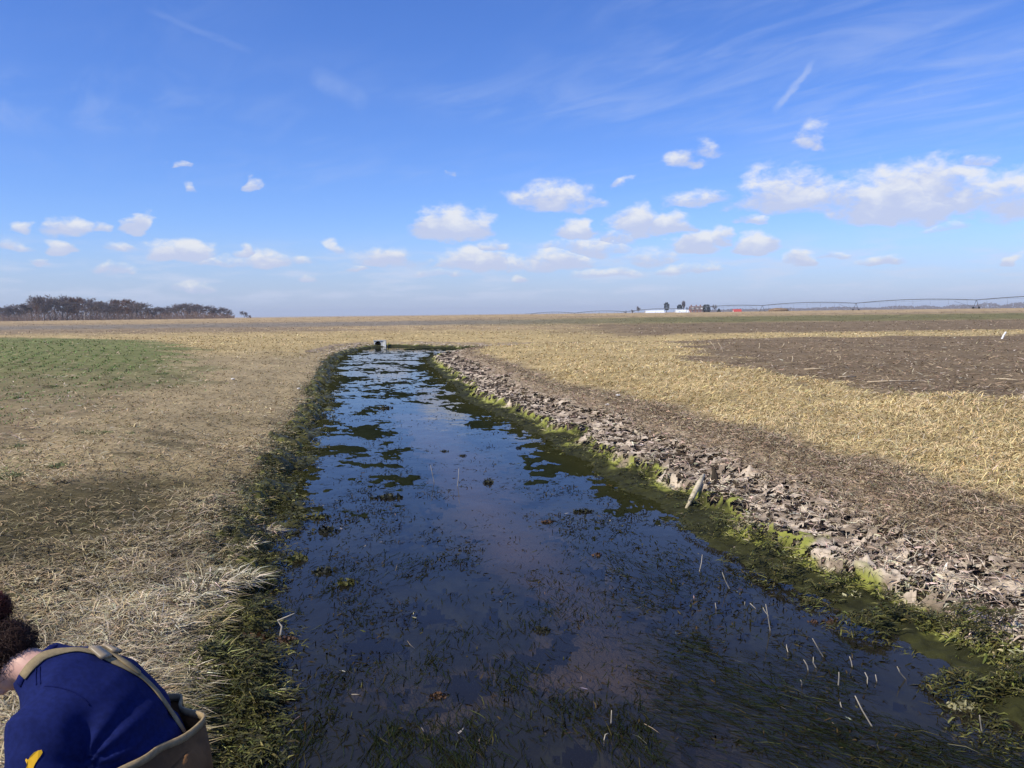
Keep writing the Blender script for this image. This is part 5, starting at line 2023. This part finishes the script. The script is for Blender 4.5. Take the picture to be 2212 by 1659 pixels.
# undergrowth that fills the wood's foot
V, F = [], []
g = np.random.default_rng(9)
PX, DD = g.uniform(-80, 505, 17000), g.uniform(505, 575, 17000)
rx = np.array([at_depth(p_, 660, 1.0).x for p_ in PX]) * DD
bz = tz(rx, DD)
for px, D, x_, b in zip(PX, DD, rx, bz):
    top = at_depth(px, float(np.interp(px, sx_, sy_)), D).z
    z = b + (top - b) * (g.beta(1.1, 2.4)) * .55
    p = Vector((x_, D, z))
    d = Vector((g.normal(0, .5), g.normal(0, .5), 1)).normalized() * g.uniform(.8, 2.4)
    s = d.cross(Vector((g.normal(0, .3), 1, 0))).normalized() * g.uniform(.06, .16)
    o = len(V)
    V += [p - s, p + s, p + d]
    F.append((o, o + 1, o + 2))
o = mk('undergrowth', (V, F), m_twig3)
tag(o, 'brown brush filling the foot of the wood', 'undergrowth', kind='stuff')
b = at_depth(183, 688, 512); t_ = at_depth(184, 665, 512)
root = empty('dead_snag', (b.x, 512, hz(b.x, 512)))
mk('trunk', join([tube([(b.x, 512, hz(b.x, 512)), (b.x + .2, 512, (b.z + t_.z) / 2), (t_.x, 512, t_.z)], [.45, .35, .12], 7), tube([(b.x + .2, 512, (b.z + t_.z) / 2), (b.x + 1.6, 512, (b.z + t_.z) / 2 + 2)], [.2, .06], 5)]), m_pale, root)
tag(root, 'pale dead snag standing at the edge of the tall wood', 'tree')

for px, top, D, wd, seed, shape, lab in [
        (1440, 653.5, 760, .62, 61, 'pine', 'tall tufted dark pine behind the long shed'), (1468, 658, 750, .8, 62, 'pine', 'shorter broad pine between long shed and barn'),
        (1496 - 30, 671, 740, 1.0, 63, 'cone', 'small dark conifer tucked under the broad pine'), (1484, 664, 800, .55, 64, 'cone', 'dark pointed conifer left of the farmhouse roof'), (1476, 664.5, 800, .5, 65, 'cone', 'dark narrow conifer beside the bare poplar'),
        (1526, 658, 720, .95, 66, 'round', 'large round dark evergreen covering the farmhouse end'), (1553, 666.5, 730, 1.1, 67, 'cone', 'low wide dark conifer right of the round evergreen')]:
    o = evergreen('evergreen_tree', 1.0, wd, seed, shape)
    put(o, px, top, D)
    tag(o, lab, 'tree')
for px, top, D, wd, seed, lab in [
        (1378, 661, 740, .6, 71, 'brown bare tree left of the long shed'), (1367, 668.5, 740, .7, 72, 'small bare shrub tree left of the brown bare tree'), (1351, 670.5, 760, .9, 73, 'lowest bare bush left of the farmstead'),
        (1476, 649, 830, .42, 74, 'tall thin bare poplar behind the barn'), (1544, 657, 780, .85, 75, 'bare spreading tree right of the round evergreen'), (1395, 670, 720, .9, 76, 'dark bare bush at the end of the long shed')]:
    o = bare_tree('bare_tree', 1.0, wd, seed)
    put(o, px, top, D)
    tag(o, lab, 'tree')
# faint woods on the far horizon
V, F = [], []
g = np.random.default_rng(19)
PX, DD = g.uniform(1500, 2900, 16000), g.uniform(2000, 2400, 16000)
rx = np.array([at_depth(p_, 660, 1.0).x for p_ in PX]) * DD
bz = tz(rx, DD)
HG = np.interp(PX, [1500, 1600, 1900, 2212, 2900], [5, 7, 9, 14, 15]) * (.45 + 1.1 * fbm(PX * .03, PX * 0, 1, 3, 77))
for D, x_, b, hgt in zip(DD, rx, bz, HG):
    p = Vector((x_, D, b + hgt * g.beta(1.1, 1.3)))
    d = Vector((g.normal(0, .6), 0, 1)).normalized() * g.uniform(2, 4)
    s = Vector((g.uniform(.6, 1.6), 0, 0))
    o = len(V)
    V += [p - s, p + s, p + d]
    F.append((o, o + 1, o + 2))
o = mk('far_wood', (V, F), m_twig)
tag(o, 'faint band of woods on the far horizon', 'wood', kind='stuff')


# ------------------------------------------------------------------ haze
def build_haze():
    m = bpy.data.materials.new('haze')
    m.use_nodes = True
    t = m.node_tree
    t.nodes.clear()
    out = t.nodes.new('ShaderNodeOutputMaterial')
    v = t.nodes.new('ShaderNodeVolumePrincipled')
    v.inputs['Color'].default_value = (.80, .86, .95, 1)
    v.inputs['Density'].default_value = .00016
    t.links.new(v.outputs[0], out.inputs['Volume'])
    o = mk('haze', box((0, 0, 16), (13000, 13000, 54)), m, None, False)
    tag(o, 'thin pale haze over the fields', 'haze', kind='stuff')


build_haze()
